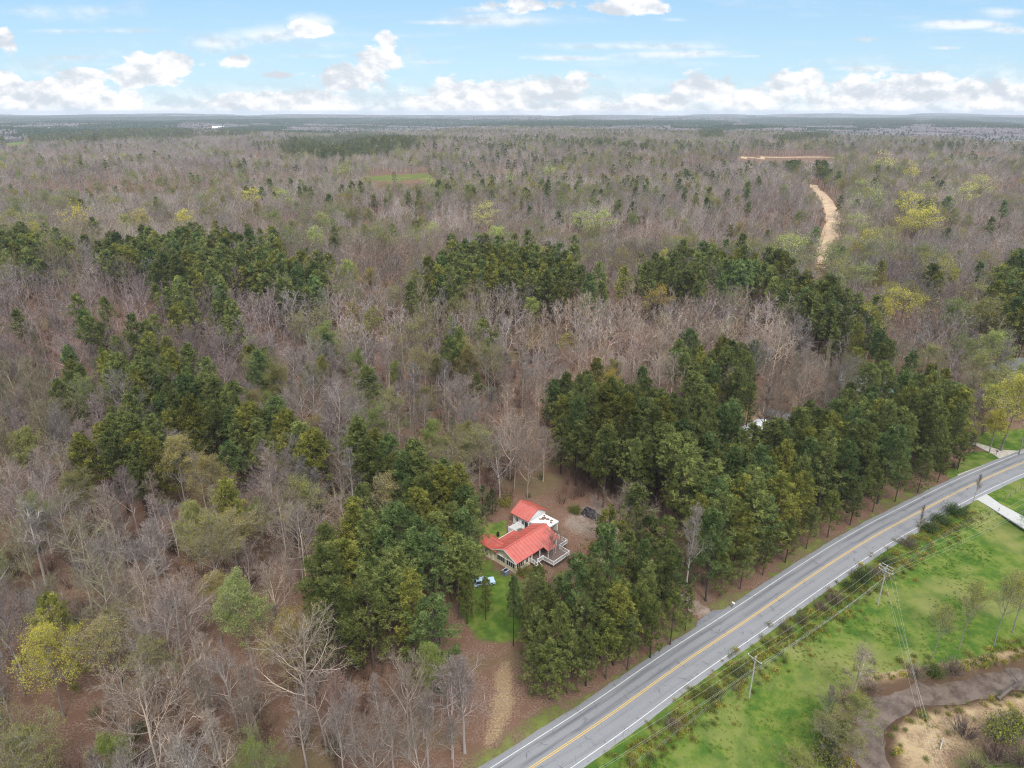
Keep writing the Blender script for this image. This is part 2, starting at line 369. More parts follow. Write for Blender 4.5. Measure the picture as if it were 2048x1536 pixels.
def brush(seed, H, n, w, m=0, spread=.5, leaves=0):
    rg = random.Random(seed); C = MB()
    for _ in range(n):
        a = rg.uniform(0, 6.28); b = Vector((math.cos(a), math.sin(a), 0)) * rg.uniform(0, spread * H * .35)
        d = (Vector((math.cos(a), math.sin(a), 0)) * rg.uniform(0, spread) + Vector((0, 0, 1))).normalized(); l = H * rg.uniform(.5, 1)
        ribbon(C, rg, b, d, l, w, m, rg.random())
        for _ in range(4):
            q = b + d * l * rg.uniform(.3, .95); dd = side_dir(rg, d, rg.uniform(.4, .9)); ribbon(C, rg, q, dd, l * rg.uniform(.2, .4), w * .7, m, rg.random())
            for _ in range(leaves):
                o = q + rnd_dir(rg) * .5; x = rnd_dir(rg) * .13; y = rnd_dir(rg) * .13
                C.add([tuple(o - x), tuple(o + x), tuple(o + y)], [(0, 1, 2)], m + 1, rg.random())
    return C
# template meshes: kind -> lod -> list of (trunk mesh, crown mesh)
TM = {}; HB = 20.0
def tmpl(kind, lod, T, C, mt, mc):
    b = MB(); b.merge(C); b.merge(T, 3)
    TM.setdefault((kind, lod), []).append((T.mesh('trunk', [mt]), C.mesh('crown', mc), b.mesh(kind, mc + [mt] if len(mc) == 3 else mc + [mc[-1]] * (3 - len(mc)) + [mt])))
for lod in range(3):
    for i in range((7, 5, 4)[lod]):
        sp, ur = [(.88, .1), (.6, .4), (1.1, 0), (.5, .5), (.75, .25), (1.0, .1), (.55, .3)][i]
        T, C = bare_tree(100 + i, HB, lod, sp, ur); tmpl('bare_tree', lod, T, C, m_bark, [m_bark, m_twig, m_leaf])
    for i in range((4, 3, 3)[lod]):
        sp, ur = [(1.0, .15), (.7, .35), (1.2, .1), (.85, .2)][i]
        T, C = bare_tree(200 + i, HB, lod, sp, ur, (1.0, 1.6, .8, .45)[i]); tmpl('budding_tree', lod, T, C, m_bbark, [m_bbark, m_btwig, m_leaf])
    for i in range((7, 5, 4)[lod]):
        cr, wd = [(.62, 1.0), (.5, 1.05), (.72, 1.1), (.55, .8), (.42, .9), (.8, 1.0), (.92, 1.45)][i]
        T, C = pine_tree(300 + i, HB, lod, cr, wd); tmpl('pine_tree', lod, T, C, m_pbark, [m_pbark, m_needle, m_needle])
for i in range(2):
    T, C = pine_tree(400 + i, HB, 0, .93, 1.5, True); tmpl('cedar_tree', 0, T, C, m_pbark, [m_pbark, m_needle, m_needle])

# ------------------------------------------------------------------ zones given in photo pixels
def inpoly(u, v, P):
    r = np.zeros(np.shape(u), bool); n = len(P)
    for i in range(n):
        x1, y1 = P[i]; x2, y2 = P[(i + 1) % n]
        if y1 == y2: continue
        c = ((y1 > v) != (y2 > v)) & (u < (x2 - x1) * (v - y1) / (y2 - y1) + x1); r ^= c
    return r
def box_poly(s): return [tuple(map(float, p.split(','))) for p in s.split()]
PINES = [box_poly(s) for s in (
 '620,1190 640,1120 700,1080 740,1060 800,985 850,965 900,1000 945,1050 985,1110 990,1180 950,1225 900,1265 870,1290 800,1270 740,1280 690,1290 650,1270 625,1230',
 '1050,1200 1060,1170 1120,1120 1180,1100 1250,1090 1290,1060 1330,1130 1370,1210 1390,1270 1330,1310 1250,1350 1170,1385 1100,1405 1065,1390 1050,1290',
 '1090,850 1110,810 1170,780 1250,800 1330,850 1450,870 1490,885 1530,890 1640,840 1720,800 1800,780 1880,780 1915,840 1935,915 1890,950 1830,975 1740,1015 1640,1065 1560,1125 1500,1165 1430,1190 1400,1180 1400,1060 1350,1000 1300,960 1260,960 1200,950 1130,900',
 '1345,770 1370,730 1430,735 1500,745 1520,790 1500,825 1440,835 1380,820',
 '1235,575 1350,545 1480,530 1590,560 1640,600 1690,625 1740,690 1790,770 1730,770 1690,720 1620,680 1600,620 1540,595 1400,580 1290,592',
 '825,585 850,545 930,515 1010,515 1100,530 1180,570 1205,595 1150,600 1050,580 960,585 860,605',
 '0,495 60,495 95,520 60,540 0,530', '100,500 125,500 130,520 105,520',
 '180,510 260,500 420,495 540,505 600,545 660,565 660,605 620,620 520,595 440,585 300,555 245,550',
 '300,615 370,600 410,645 380,680 320,655', '430,620 465,640 485,700 455,700',
 '240,720 300,690 345,730 430,800 500,865 560,905 650,925 670,955 620,950 520,935 430,930 340,890 330,850 290,860 240,800 205,770',
 '115,790 150,755 185,790 175,820 125,830', '205,905 290,865 335,905 325,970 240,985 205,950', '480,720 525,740 565,800 520,800',
 '705,960 750,930 815,940 825,960 760,980', '880,700 925,705 930,740 890,740', '970,680 995,685 995,710 972,710', '160,650 190,640 200,690 170,690',
 '1985,550 2060,540 2100,700 2048,680 2000,650 1975,610', '150,950 185,950 190,985 155,985', '1630,335 1655,335 1660,362 1632,362', '1570,325 1600,330 1590,350 1572,345',
 '555,288 600,278 700,270 800,272 835,286 820,300 740,312 650,315 570,308', '500,236 800,238 1100,240 1450,241 1450,251 1100,254 800,250 500,248',
 '1471,237 1600,235 1826,238 1826,250 1640,253 1500,252', '1850,236 2100,235 2100,255 1980,257 1860,249',
 '53,264 120,252 330,246 388,262 385,277 300,275 60,287', '396,270 500,250 600,247 560,262 450,274', '0,232 480,232 480,245 150,248 60,246 0,256', '0,270 25,268 25,288 0,290',
 '1395,262 1440,260 1450,275 1400,278', '1545,275 1640,262 1660,275 1560,285')]
NOTREE = [box_poly(s) for s in (
 '1616,368 1630,370 1652,388 1674,420 1680,450 1670,472 1662,500 1658,535 1622,535 1630,500 1644,470 1655,440 1647,415 1634,390',
 '733,352 865,346 870,360 800,364 735,364', '1480,312 1660,312 1660,318 1480,318', '8,280 52,278 52,288 12,292', '1480,822 1528,826 1524,840 1488,838', '405,249 440,248 445,256 410,258')]
HOUSE_CLEAR = [box_poly(s) for s in (
 '950,1005 1110,1000 1180,1010 1215,1035 1205,1075 1145,1088 1140,1128 1050,1150 1038,1285 985,1290 985,1210 1005,1150 950,1108',
 '985,1290 1045,1290 1060,1400 1000,1536 950,1536 965,1420 970,1320',
 '1492,850 1520,850 1520,866 1492,866', '1950,880 2100,880 2100,920 1985,920', '1708,755 1735,755 1735,782 1708,782', '1776,766 1794,766 1794,788 1776,788', '1824,824 1840,824 1840,842 1824,842', '2008,732 2060,732 2060,760 2008,760', '990,1030 1010,1030 1010,1080 990,1080')]
# ------------------------------------------------------------------ ground
def sgrid(c, a, dt, lo, hi):
    k0 = math.floor(math.asinh((lo - c) / a) / dt); k1 = math.ceil(math.asinh((hi - c) / a) / dt)
    return c + a * np.sinh(np.arange(k0, k1 + 1) * dt)
gx = sgrid(45, 110, .013, -12500, 12500); gy = sgrid(108, 80, .013, -350, 13200)
GX, GY = np.meshgrid(gx, gy); GZ = hgt(GX.ravel(), GY.ravel()).reshape(GX.shape)
fx, fy, fz = GX.ravel(), GY.ravel(), GZ.ravel()
me = bpy.data.meshes.new('ground'); nx, ny = len(gx), len(gy)
me.vertices.add(nx * ny); me.vertices.foreach_set('co', np.stack([fx, fy, fz], 1).ravel())
i = np.arange(nx * ny).reshape(ny, nx); q = np.stack([i[:-1, :-1], i[:-1, 1:], i[1:, 1:], i[1:, :-1]], -1).reshape(-1, 4)
me.loops.add(q.size); me.loops.foreach_set('vertex_index', q.ravel().astype(np.int32)); me.polygons.add(len(q))
me.polygons.foreach_set('loop_start', np.arange(0, q.size, 4, dtype=np.int32))
me.update(calc_edges=True); me.polygons.foreach_set('use_smooth', np.ones(len(q), bool))
gu, gv, gfw = proj(fx, fy, fz); front = fy > 20; dist = np.hypot(fx, fy)
droad, sgr = poly_dist(fx, fy, ROAD, True); dcreek, sgc = poly_dist(fx, fy, CREEK, True)
wob = np.sin(fx * .31 + 1) * np.sin(fy * .27) * 1.5 + np.sin(fx * .11 + fy * .13) * 2
right = (sgr < 0)
grass = np.where(right & (dist < 900), 1.0, 0.0) * (1 - .95 * (dcreek < 4.6))
def softpoly(spec, r=14):
    P = box_poly(spec); acc = np.zeros(len(fx)); k = 24
    for j in range(k): a = j * 2.4; q = r * math.sqrt((j + .5) / k); acc += inpoly(gu + q * math.cos(a), gv + q * .8 * math.sin(a), P)
    return acc / k * front
verge = (~right) * (1 - sm(droad + wob * .6, 5.8, 8.5)) * .5
grass = np.maximum(grass, verge * (dist < 320))
yard = softpoly('935,1135 985,1100 1000,1140 1060,1150 1055,1285 960,1295 905,1230', 22)
grass = np.maximum(grass, yard * .66)
yard2 = inpoly(gu, gv, box_poly('960,1050 1020,1040 1010,1075 970,1080')) | inpoly(gu, gv, box_poly('1960,750 2060,745 2060,790 1970,790')) | inpoly(gu, gv, box_poly('1940,905 2000,900 1990,925 1900,960 1890,945')) | inpoly(gu, gv, box_poly('1960,890 2100,905 2100,912 2000,905'))
grass = np.maximum(grass, (yard2 & front) * .9)
for s in ('8,280 52,278 52,288 12,292',): grass = np.maximum(grass, inpoly(gu, gv, box_poly(s)) & front)
sand = np.zeros(len(fx))
hay = inpoly(gu, gv, box_poly('733,352 865,346 870,358 800,362 735,362')) & front; sand = np.maximum(sand, hay * .3); grass = np.maximum(grass, hay * .55)
grass = np.maximum(grass, softpoly('1955,862 2110,850 2110,914 2010,908 1950,893', 10) * .75)
dryp = softpoly('985,1310 1030,1300 1050,1400 1010,1490 965,1540 955,1470 970,1380', 30)
sand = np.maximum(sand, dryp * .56)
bar = (sgc > 0) & (dcreek < 30) & front & (fx > 40)     # inner bend gravel bar
inner = inpoly(gu, gv, box_poly('1745,1400 1790,1415 1860,1405 1990,1385 2100,1370 2100,1480 2048,1600 1760,1600 1745,1520 1760,1440'))
sand = np.maximum(sand, (inner & front) * np.clip(1.25 - dcreek / 13, .25, 1)); grass = np.where(inner & front & (dcreek < 16), grass * np.clip((dcreek - 5) / 14, 0, .6), grass)
sand = np.maximum(sand, ((dcreek < 7) & (fy < 100) & (fx > 40)) * (1 - sm(dcreek, 4.5, 7)) * .7)
up_bar = inpoly(gu, gv, box_poly('1925,1330 2060,1315 2060,1345 2000,1352 1930,1352')); sand = np.maximum(sand, (up_bar & front) * .8); grass = np.where(up_bar & front, .2, grass)
track = inpoly(gu, gv, NOTREE[0]) + .60 * inpoly(gu, gv, box_poly('1480,313 1670,313 1670,318 1480,318')) + .6 * inpoly(gu, gv, box_poly('405,252 438,250 440,254 410,256'))
orange = np.clip(track + inpoly(gu, gv, box_poly('1480,815 1540,820 1530,850 1485,850')), 0, 1) * front
drive = np.zeros(len(fx))
for s in ('1105,1045 1150,1005 1215,1000 1250,1030 1240,1075 1190,1085 1150,1078 1120,1062', ): drive = np.maximum(drive, softpoly(s, 26))
DRV = chaikin([P0(u, v) for u, v in [(1210, 1040), (1260, 1110), (1320, 1170), (1375, 1205), (1425, 1238)]], 2)
ddrv = poly_dist(fx, fy, DRV); drive = np.maximum(drive * .62, (1 - sm(ddrv, 1.4, 2.4)) * .9)
gravel = drive; grass = grass * (1 - drive)
brownv = ((~right) & (droad < 14) & (fx > 45)) * (1 - sm(droad, 8, 14)) * .6   # bare red clay bank beside the pines
for nm, arr in (('grass', grass), ('sand', sand), ('orange', np.maximum(orange, brownv * .5)), ('gravel', gravel), ('wet', (1 - sm(dcreek, 3.2, 4.4)) * (dist < 400))):
    at = me.attributes.new(nm, 'FLOAT', 'POINT'); at.data.foreach_set('value', np.asarray(arr, np.float32))
gm = bpy.data.materials.new('earth'); gm.use_nodes = True; t = gm.node_tree; t.nodes.clear(); 
def gn(tn, **k):
    n = t.nodes.new(tn)
    for a, b in k.items(): setattr(n, a, b)
    return n
gc = gn('ShaderNodeTexCoord')
def gnoise(scale, detail=5, rough=.6):
    n = gn('ShaderNodeTexNoise'); t.links.new(gc.outputs['Object'], n.inputs['Vector']); n.inputs['Scale'].default_value = scale; n.inputs['Detail'].default_value = detail; n.inputs['Roughness'].default_value = rough; return n.outputs['Fac']
def gmix(f, a, b):
    n = gn('ShaderNodeMix', data_type='RGBA')
    for i_, v in ((0, f), (6, a), (7, b)):
        if isinstance(v, tuple): n.inputs[i_].default_value = (*v, 1)
        elif isinstance(v, float): n.inputs[i_].default_value = v
        else: t.links.new(v, n.inputs[i_])
    return n.outputs[2]
def gramp(x, lo, hi):
    n = gn('ShaderNodeMapRange', interpolation_type='SMOOTHSTEP'); t.links.new(x, n.inputs[0]); n.inputs[1].default_value = lo; n.inputs[2].default_value = hi; return n.outputs[0]
def gmath(op, a, b):
    n = gn('ShaderNodeMath', operation=op, use_clamp=False)
    for i_, v in ((0, a), (1, b)):
        if isinstance(v, (int, float)): n.inputs[i_].default_value = v
        else: t.links.new(v, n.inputs[i_])
    return n.outputs[0]
n_f = gnoise(3.2, 4, .7); n_m = gnoise(.35, 5, .65); n_l = gnoise(.05, 4, .6); n_xl = gnoise(.013, 3)
lit = gmix(gramp(n_f, .35, .65), (.105, .060, .042), (.25, .160, .115))
lit = gmix(gramp(n_m, .4, .62), lit, (.155, .088, .060))
lit = gmix(gmath('MULTIPLY', gramp(n_l, .5, .66), .5), lit, (.12, .115, .05))
gr = gmix(gramp(n_m, .36, .62), (.055, .110, .018), (.125, .170, .028))
gr = gmix(gmath('MULTIPLY', gramp(n_f, .4, .75), .5), gr, (.035, .075, .018))
gr = gmix(gmath('MULTIPLY', gramp(n_l, .48, .68), .75), gr, (.21, .205, .07))
gr = gmix(gmath('MULTIPLY', gmath('MULTIPLY', gramp(n_m, .50, .64), gramp(n_f, .38, .6)), .45), gr, (.20, .19, .075))
gr = gmix(gmath('MULTIPLY', gramp(n_f, .62, .75), .35), gr, (.36, .33, .18))
snd = gmix(gramp(n_m, .38, .62), (.36, .26, .15), (.22, .145, .085)); snd = gmix(gmath('MULTIPLY', gramp(n_f, .4, .7), .5), snd, (.44, .34, .22))
org = gmix(gramp(n_m, .35, .65), (.40, .26, .15), (.50, .38, .26))
grv = gmix(gramp(n_m, .38, .6), (.30, .24, .19), (.19, .13, .095)); grv = gmix(gmath('MULTIPLY', gramp(n_f, .5, .7), .4), grv, (.46, .41, .36))
def ga(nm):
    a = gn('ShaderNodeAttribute'); a.attribute_name = nm
    return gramp(gmath('ADD', a.outputs['Fac'], gmath('MULTIPLY', gmath('SUBTRACT', gmath('ADD', gmath('MULTIPLY', n_m, .6), gmath('MULTIPLY', n_f, .4)), .5), 1.1)), .38, .62)
c = gmix(ga('grass'), lit, gr); c = gmix(ga('sand'), c, snd); c = gmix(ga('gravel'), c, grv); c = gmix(ga('orange'), c, org)
wa = gn('ShaderNodeAttribute'); wa.attribute_name = 'wet'; c = gmix(wa.outputs['Fac'], c, (.10, .062, .04))
bd = gn('ShaderNodeBsdfDiffuse'); t.links.new(c, bd.inputs[0]); bmp = gn('ShaderNodeBump'); bmp.inputs['Strength'].default_value = .4; bmp.inputs['Distance'].default_value = .3
t.links.new(gmath('ADD', n_f, gmath('MULTIPLY', n_m, 2.0)), bmp.inputs['Height']); t.links.new(bmp.outputs[0], bd.inputs['Normal'])
mo = gn('ShaderNodeOutputMaterial'); t.links.new(bd.outputs[0], mo.inputs[0])
me.materials.append(gm); go = bpy.data.objects.new('ground', me); root.objects.link(go); tag(go, kind='structure')
# ------------------------------------------------------------------ road
def strip(P, offs, z, zoff=0.0, uv=True):
    """ribbon between lateral offsets (positive = right of travel)"""
    B = MB(); pts = []
    n = len(P)
    for k in range(n):
        a = Vector(P[max(k - 1, 0)]); b = Vector(P[min(k + 1, n - 1)]); d = (b - a).normalized(); nr = Vector((d.y, -d.x))
        for o in offs: q = Vector(P[k]) + nr * o; pts.append((q.x, q.y, z))
    w = len(offs); fs = []
    for k in range(n - 1):
        for j in range(w - 1): fs.append((k * w + j, k * w + j + 1, (k + 1) * w + j + 1, (k + 1) * w + j))
    B.add(pts, fs); return B
def resample(P, step):
    out = [P[0]]; acc = 0
    for a, b in zip(P[:-1], P[1:]):
        l = math.hypot(b[0] - a[0], b[1] - a[1]); 
        while acc + l >= step:
            tt = (step - acc) / l; a = (a[0] + (b[0] - a[0]) * tt, a[1] + (b[1] - a[1]) * tt); out.append(a); l = math.hypot(b[0] - a[0], b[1] - a[1]); acc = 0
        acc += l
    return out
RP = resample(ROAD, 2.0)
asp = bpy.data.materials.new('asphalt'); asp.use_nodes = True; t = asp.node_tree; t.nodes.clear(); gc = gn('ShaderNodeTexCoord')
uvn = gn('ShaderNodeUVMap'); sep = gn('ShaderNodeSeparateXYZ'); t.links.new(uvn.outputs[0], sep.inputs[0]); ux = sep.outputs[0]
def band(c0, w):
    a = gmath('DIVIDE', gmath('SUBTRACT', ux, c0), w); return gmath('POWER', 2.718, gmath('MULTIPLY', gmath('MULTIPLY', a, a), -1.0))
mp = gn('ShaderNodeCombineXYZ'); t.links.new(gmath('MULTIPLY', ux, 2.2), mp.inputs[0]); t.links.new(gmath('MULTIPLY', sep.outputs[1], .09), mp.inputs[1])
st_n = gn('ShaderNodeTexNoise'); t.links.new(mp.outputs[0], st_n.inputs['Vector']); st_n.inputs['Scale'].default_value = 1.0; st_n.inputs['Detail'].default_value = 6
n_f = gnoise(9, 4, .7); n_m = gnoise(.5, 5, .7); n_l = gnoise(.06, 3)
ac = gmix(gramp(n_f, .3, .7), (.165, .163, .168), (.26, .257, .26))
dark = None
for c0 in (-2.7, -1.0): b_ = band(c0, .38); dark = b_ if dark is None else gmath('ADD', dark, b_)
d2 = gmath('ADD', band(1.0, .35), band(2.7, .35))
ac = gmix(gmath('MULTIPLY', dark, gmath('MULTIPLY', gramp(st_n.outputs['Fac'], .3, .6), .75)), ac, (.085, .085, .095))
ac = gmix(gmath('MULTIPLY', d2, gmath('MULTIPLY', gramp(st_n.outputs['Fac'], .35, .65), .4)), ac, (.11, .11, .12))
ac = gmix(gmath('MULTIPLY', gramp(n_m, .55, .68), .35), ac, (.10, .10, .11))
ac = gmix(gmath('MULTIPLY', gramp(n_l, .5, .7), .3), ac, (.24, .235, .235))
vo = gn('ShaderNodeTexVoronoi', feature='DISTANCE_TO_EDGE'); t.links.new(gc.outputs['Object'], vo.inputs['Vector']); vo.inputs['Scale'].default_value = .32
ac = gmix(gmath('MULTIPLY', gmath('MULTIPLY', gramp(vo.outputs['Distance'], .035, .0), gramp(n_m, .5, .62)), .6), ac, (.06, .06, .062))
pd = gn('ShaderNodeBsdfPrincipled'); t.links.new(ac, pd.inputs['Base Color']); pd.inputs['Roughness'].default_value = .85; mo = gn('ShaderNodeOutputMaterial'); t.links.new(pd.outputs[0], mo.inputs[0])
OFF = [-4.8, -4.3, -3, 0, 3, 4.2, 4.6]
rb = strip(RP, OFF, .11)
nv = len(rb.v); w = len(OFF)
edge_wob = lambda k, s: .18 * math.sin(k * .9 + s) + .12 * math.sin(k * 2.3 + s * 2)
for k in range(nv // w):
    for j in (0, w - 1):
        x, y, z = rb.v[k * w + j]; x2, y2, _ = rb.v[k * w + (1 if j == 0 else w - 2)]; f = 1 + edge_wob(k, j)
        rb.v[k * w + j] = (x2 + (x - x2) * f, y2 + (y - y2) * f, -.05)
road = rb.build('road', asp); tag(road, kind='structure')
uvl = road.data.uv_layers.new(name='UVMap')
for poly in road.data.polygons:
    for li in poly.loop_indices:
        vi = road.data.loops[li].vertex_index; uvl.data[li].uv = (OFF[vi % w], (vi // w) * 2.0)
for p_ in road.data.polygons: p_.use_smooth = True
def paint_mat(name, col, wear):
    m = bpy.data.materials.new(name); m.use_nodes = True; tt = m.node_tree; p = tt.nodes['Principled BSDF']; p.inputs['Roughness'].default_value = .7
    c_ = tt.nodes.new('ShaderNodeTexCoord'); n = tt.nodes.new('ShaderNodeTexNoise'); n.inputs['Scale'].default_value = 2.5; n.inputs['Detail'].default_value = 6; n.inputs['Roughness'].default_value = .75
    tt.links.new(c_.outputs['Object'], n.inputs['Vector']); r = tt.nodes.new('ShaderNodeMapRange'); r.inputs[1].default_value = .52; r.inputs[2].default_value = .72; tt.links.new(n.outputs['Fac'], r.inputs[0])
    x = tt.nodes.new('ShaderNodeMix'); x.data_type = 'RGBA'; x.inputs[6].default_value = (*col, 1); x.inputs[7].default_value = (*wear, 1); tt.links.new(r.outputs[0], x.inputs[0]); tt.links.new(x.outputs[2], p.inputs['Base Color']); return m
m_white = paint_mat('white_road_paint', (.60, .60, .58), (.3, .3, .3)); m_yel = paint_mat('yellow_road_paint', (.62, .38, .07), (.36, .27, .15))
for a, b in ((-.2, -.08), (.08, .2)): strip(RP, [a, b], .116).build('yellow_line', m_yel, road)
for a, b in ((-3.54, -3.43), (3.43, 3.54)): strip(RP, [a, b], .116).build('edge_line', m_white, road)
# driveway apron on the near side, paved drive on the right, gravel drive beyond
m_apr = mat('worn_asphalt', (.17, .17, .18), .9, (2, .25)); m_conc = mat('concrete', (.42, .41, .39), .9, (1.5, .12)); m_grav = mat('pale_gravel', (.42, .37, .31), .95, (1.2, .3))
def slab(name, pix, z, m, kind='structure', th=.3):
    pts = [P0(u, v) for u, v in pix]; B = MB(); n = len(pts)
    B.add([(x, y, z) for x, y in pts] + [(x, y, z - th) for x, y in pts], [tuple(range(n))[::-1] if False else tuple(range(n))] + [(i, (i + 1) % n, n + (i + 1) % n, n + i) for i in range(n)])
    o = B.build(name, m); me_ = o.data; me_.update(); tag(o, kind=kind); return o
slab('driveway_apron', [(1395, 1243), (1425, 1222), (1470, 1217), (1560, 1163), (1440, 1235), (1380, 1290)], .09, m_apr)
slab('paved_driveway', [(1925, 1000), (1950, 984), (1968, 985), (2000, 1008), (2060, 1040), (2120, 1075), (2100, 1090), (2030, 1046), (1985, 1018), (1955, 1000)], .07, m_conc)
slab('gravel_driveway', [(1915, 949), (2000, 918), (1985, 908), (1944, 888), (1950, 885), (2000, 900), (2100, 905), (2100, 913), (2040, 920), (1985, 945), (1925, 965)], .06, m_grav)
tk = [(1630, 373, 5), (1641, 388, 8), (1655, 405, 11), (1664, 425, 12), (1668, 448, 12), (1661, 470, 11), (1651, 495, 9), (1642, 530, 8)]
cl = chaikin([ground_at(u, v)[:2] for u, v, _ in tk], 3); ws = np.interp(np.linspace(0, 1, len(cl)), np.linspace(0, 1, len(tk)), [q[2] for q in tk]); B = MB(); vs = []; rg = random.Random(8)
for k, (x, y) in enumerate(cl):
    a = Vector(cl[max(k - 1, 0)]); b = Vector(cl[min(k + 1, len(cl) - 1)]); d = (b - a).normalized(); nr = Vector((d.y, -d.x))
    for o in (-.5, -.42, -.2, 0, .2, .42, .5):
        q = Vector((x, y)) + nr * o * ws[k] * (1 + (.25 * math.sin(k * 1.3 + o * 7) if abs(o) == .5 else 0)); vs.append((q.x, q.y, float(hgt(q.x, q.y)) + (.7 if abs(o) < .5 else -.6)))
B.add(vs, [(k * 7 + j, k * 7 + j + 1, k * 7 + j + 8, k * 7 + j + 7) for k in range(len(cl) - 1) for j in range(6)])
m_trk = mat('bulldozed_clay', (.47, .33, .21), .95, (.22, .25)); trk = B.build('dirt_track', m_trk); tag(trk, kind='structure')
# ------------------------------------------------------------------ creek water
wm = bpy.data.materials.new('creek_water'); wm.use_nodes = True; t = wm.node_tree; t.nodes.clear(); gc = gn('ShaderNodeTexCoord')
n_m = gnoise(.5, 4); n_r = gnoise(1.6, 4, .65)
n_p = gnoise(1.3, 5, .7); wc = gmix(gramp(n_m, .35, .65), (.075, .050, .038), (.150, .110, .085)); wc = gmix(gmath('MULTIPLY', gramp(n_p, .5, .7), .35), wc, (.20, .155, .125))
pd = gn('ShaderNodeBsdfPrincipled'); t.links.new(wc, pd.inputs['Base Color']); pd.inputs['Roughness'].default_value = .10; pd.inputs['IOR'].default_value = 1.33
bmp = gn('ShaderNodeBump'); bmp.inputs['Strength'].default_value = .8; bmp.inputs['Distance'].default_value = .12; t.links.new(n_r, bmp.inputs['Height']); t.links.new(bmp.outputs[0], pd.inputs['Normal'])
mo = gn('ShaderNodeOutputMaterial'); t.links.new(pd.outputs[0], mo.inputs[0])
cw = strip(resample(CREEK, 2), [-4.0, 0, 4.0], -1.55).build('creek', wm); tag(cw, kind='structure')
# ------------------------------------------------------------------ instanced masses (only for what is past counting)
def stuff_points(name, x, y, z, idx, scl, rot, tint, coll, label_kind='stuff'):
    me_ = bpy.data.meshes.new(name); n = len(x); me_.vertices.add(n); me_.vertices.foreach_set('co', np.stack([x, y, z], 1).astype(np.float32).ravel())
    for nm, ty, ar in (('idx', 'INT', idx), ('scl', 'FLOAT', scl), ('rot', 'FLOAT', rot)):
        at_ = me_.attributes.new(nm, ty, 'POINT'); at_.data.foreach_set('value', np.asarray(ar, np.int32 if ty == 'INT' else np.float32))
    at_ = me_.attributes.new('tint', 'FLOAT_COLOR', 'POINT'); at_.data.foreach_set('color', np.concatenate([tint, np.ones((n, 1))], 1).astype(np.float32).ravel())
    o = bpy.data.objects.new(name, me_); root.objects.link(o); tag(o, kind='stuff')
    g = bpy.data.node_groups.new(name, 'GeometryNodeTree'); g.interface.new_socket('Geometry', in_out='INPUT', socket_type='NodeSocketGeometry'); g.interface.new_socket('Geometry', in_out='OUTPUT', socket_type='NodeSocketGeometry')
    a = g.nodes.new; gi = a('NodeGroupInput'); gout = a('NodeGroupOutput'); ci = a('GeometryNodeCollectionInfo'); ci.inputs[0].default_value = coll; ci.inputs['Separate Children'].default_value = True; ci.inputs['Reset Children'].default_value = True
    ip = a('GeometryNodeInstanceOnPoints'); ip.inputs['Pick Instance'].default_value = True
    def na(nm, ty): q = a('GeometryNodeInputNamedAttribute'); q.data_type = ty; q.inputs[0].default_value = nm; return q.outputs[0]
    l = g.links.new; cx = a('ShaderNodeCombineXYZ'); l(na('rot', 'FLOAT'), cx.inputs[2]); cs = a('ShaderNodeCombineXYZ'); sc_ = na('scl', 'FLOAT')
    for k in range(3): l(sc_, cs.inputs[k])
    l(gi.outputs[0], ip.inputs['Points']); l(ci.outputs[0], ip.inputs['Instance']); l(na('idx', 'INT'), ip.inputs['Instance Index']); l(cx.outputs[0], ip.inputs['Rotation']); l(cs.outputs[0], ip.inputs['Scale']); l(ip.outputs[0], gout.inputs[0])
    md = o.modifiers.new('scatter', 'NODES'); md.node_group = g; return o
def coll_of(name, meshes):
    c_ = bpy.data.collections.new(name)
    for k, m_ in enumerate(meshes): o = bpy.data.objects.new('%s_%02d' % (name, k), m_); c_.objects.link(o)
    return c_
# ------------------------------------------------------------------ the forest
rs = np.random.RandomState(11)
def jgrid(cell, dmin, dmax, jit=.85, ymin=46, wide=.82, pad=30):
    a = .47; c_, s_ = math.cos(a), math.sin(a); n = int(dmax * 1.45 / cell)
    U, V = np.meshgrid(np.arange(-n, n), np.arange(-n, n)); U = (U.ravel() + jit * (rs.rand(U.size) - .5)) * cell; V = (V.ravel() + jit * (rs.rand(V.size) - .5)) * cell
    x = U * c_ - V * s_; y = U * s_ + V * c_; d = np.hypot(x, y)
    k = (d >= dmin) & (d < dmax) & (y > ymin) & (np.abs(x) < wide * y + pad); return x[k], y[k]
def field(x, y, s, seed):
    r_ = np.random.RandomState(seed); o = np.zeros(x.shape)
    for _ in range(9):
        a, k, p = r_.uniform(0, 6.28), r_.uniform(.6, 1.6) / s, r_.uniform(0, 6.28); o += np.sin((x * math.cos(a) + y * math.sin(a)) * k * 6.28 + p)
    return o / 3.0
parts_ = [jgrid(*a) for a in ((6.5, 0, 330), (6.9, 330, 700), (8.2, 700, 1500), (10.5, 1500, 3000), (4.7, 0, 420, .7))]; ponly = np.arange(sum(len(p[0]) for p in parts_)) >= sum(len(p[0]) for p in parts_[:4])
tx = np.concatenate([p[0] for p in parts_]); ty = np.concatenate([p[1] for p in parts_]); n = len(tx)
th = hgt(tx, ty); td = np.hypot(tx, ty)
TH = 11.5 + 9.5 * rs.rand(n) ** .8; TH = np.where(td > 1500, TH * 1.12, TH)
def pxs_of(fr, H): return proj(tx, ty, th + H * fr)[:2]
cu, cv = pxs_of(np.where(td < 260, .5, .68), TH + 2)
pine = np.zeros(n, bool)
jn = 14 * sm(td, 150, 300) * sm(-td, -900, -400)
ju, jv = cu + jn * field(tx, ty, 34, 51) + jn * .6 * rs.randn(n), cv + jn * .8 * field(tx, ty, 34, 52) + jn * .5 * rs.randn(n)
for P in PINES: pine |= inpoly(ju, jv, P)
inp = pine.copy()
pine &= (rs.rand(n) < np.where(td < 235, .95, .86)) & (ponly | (td >= 420))
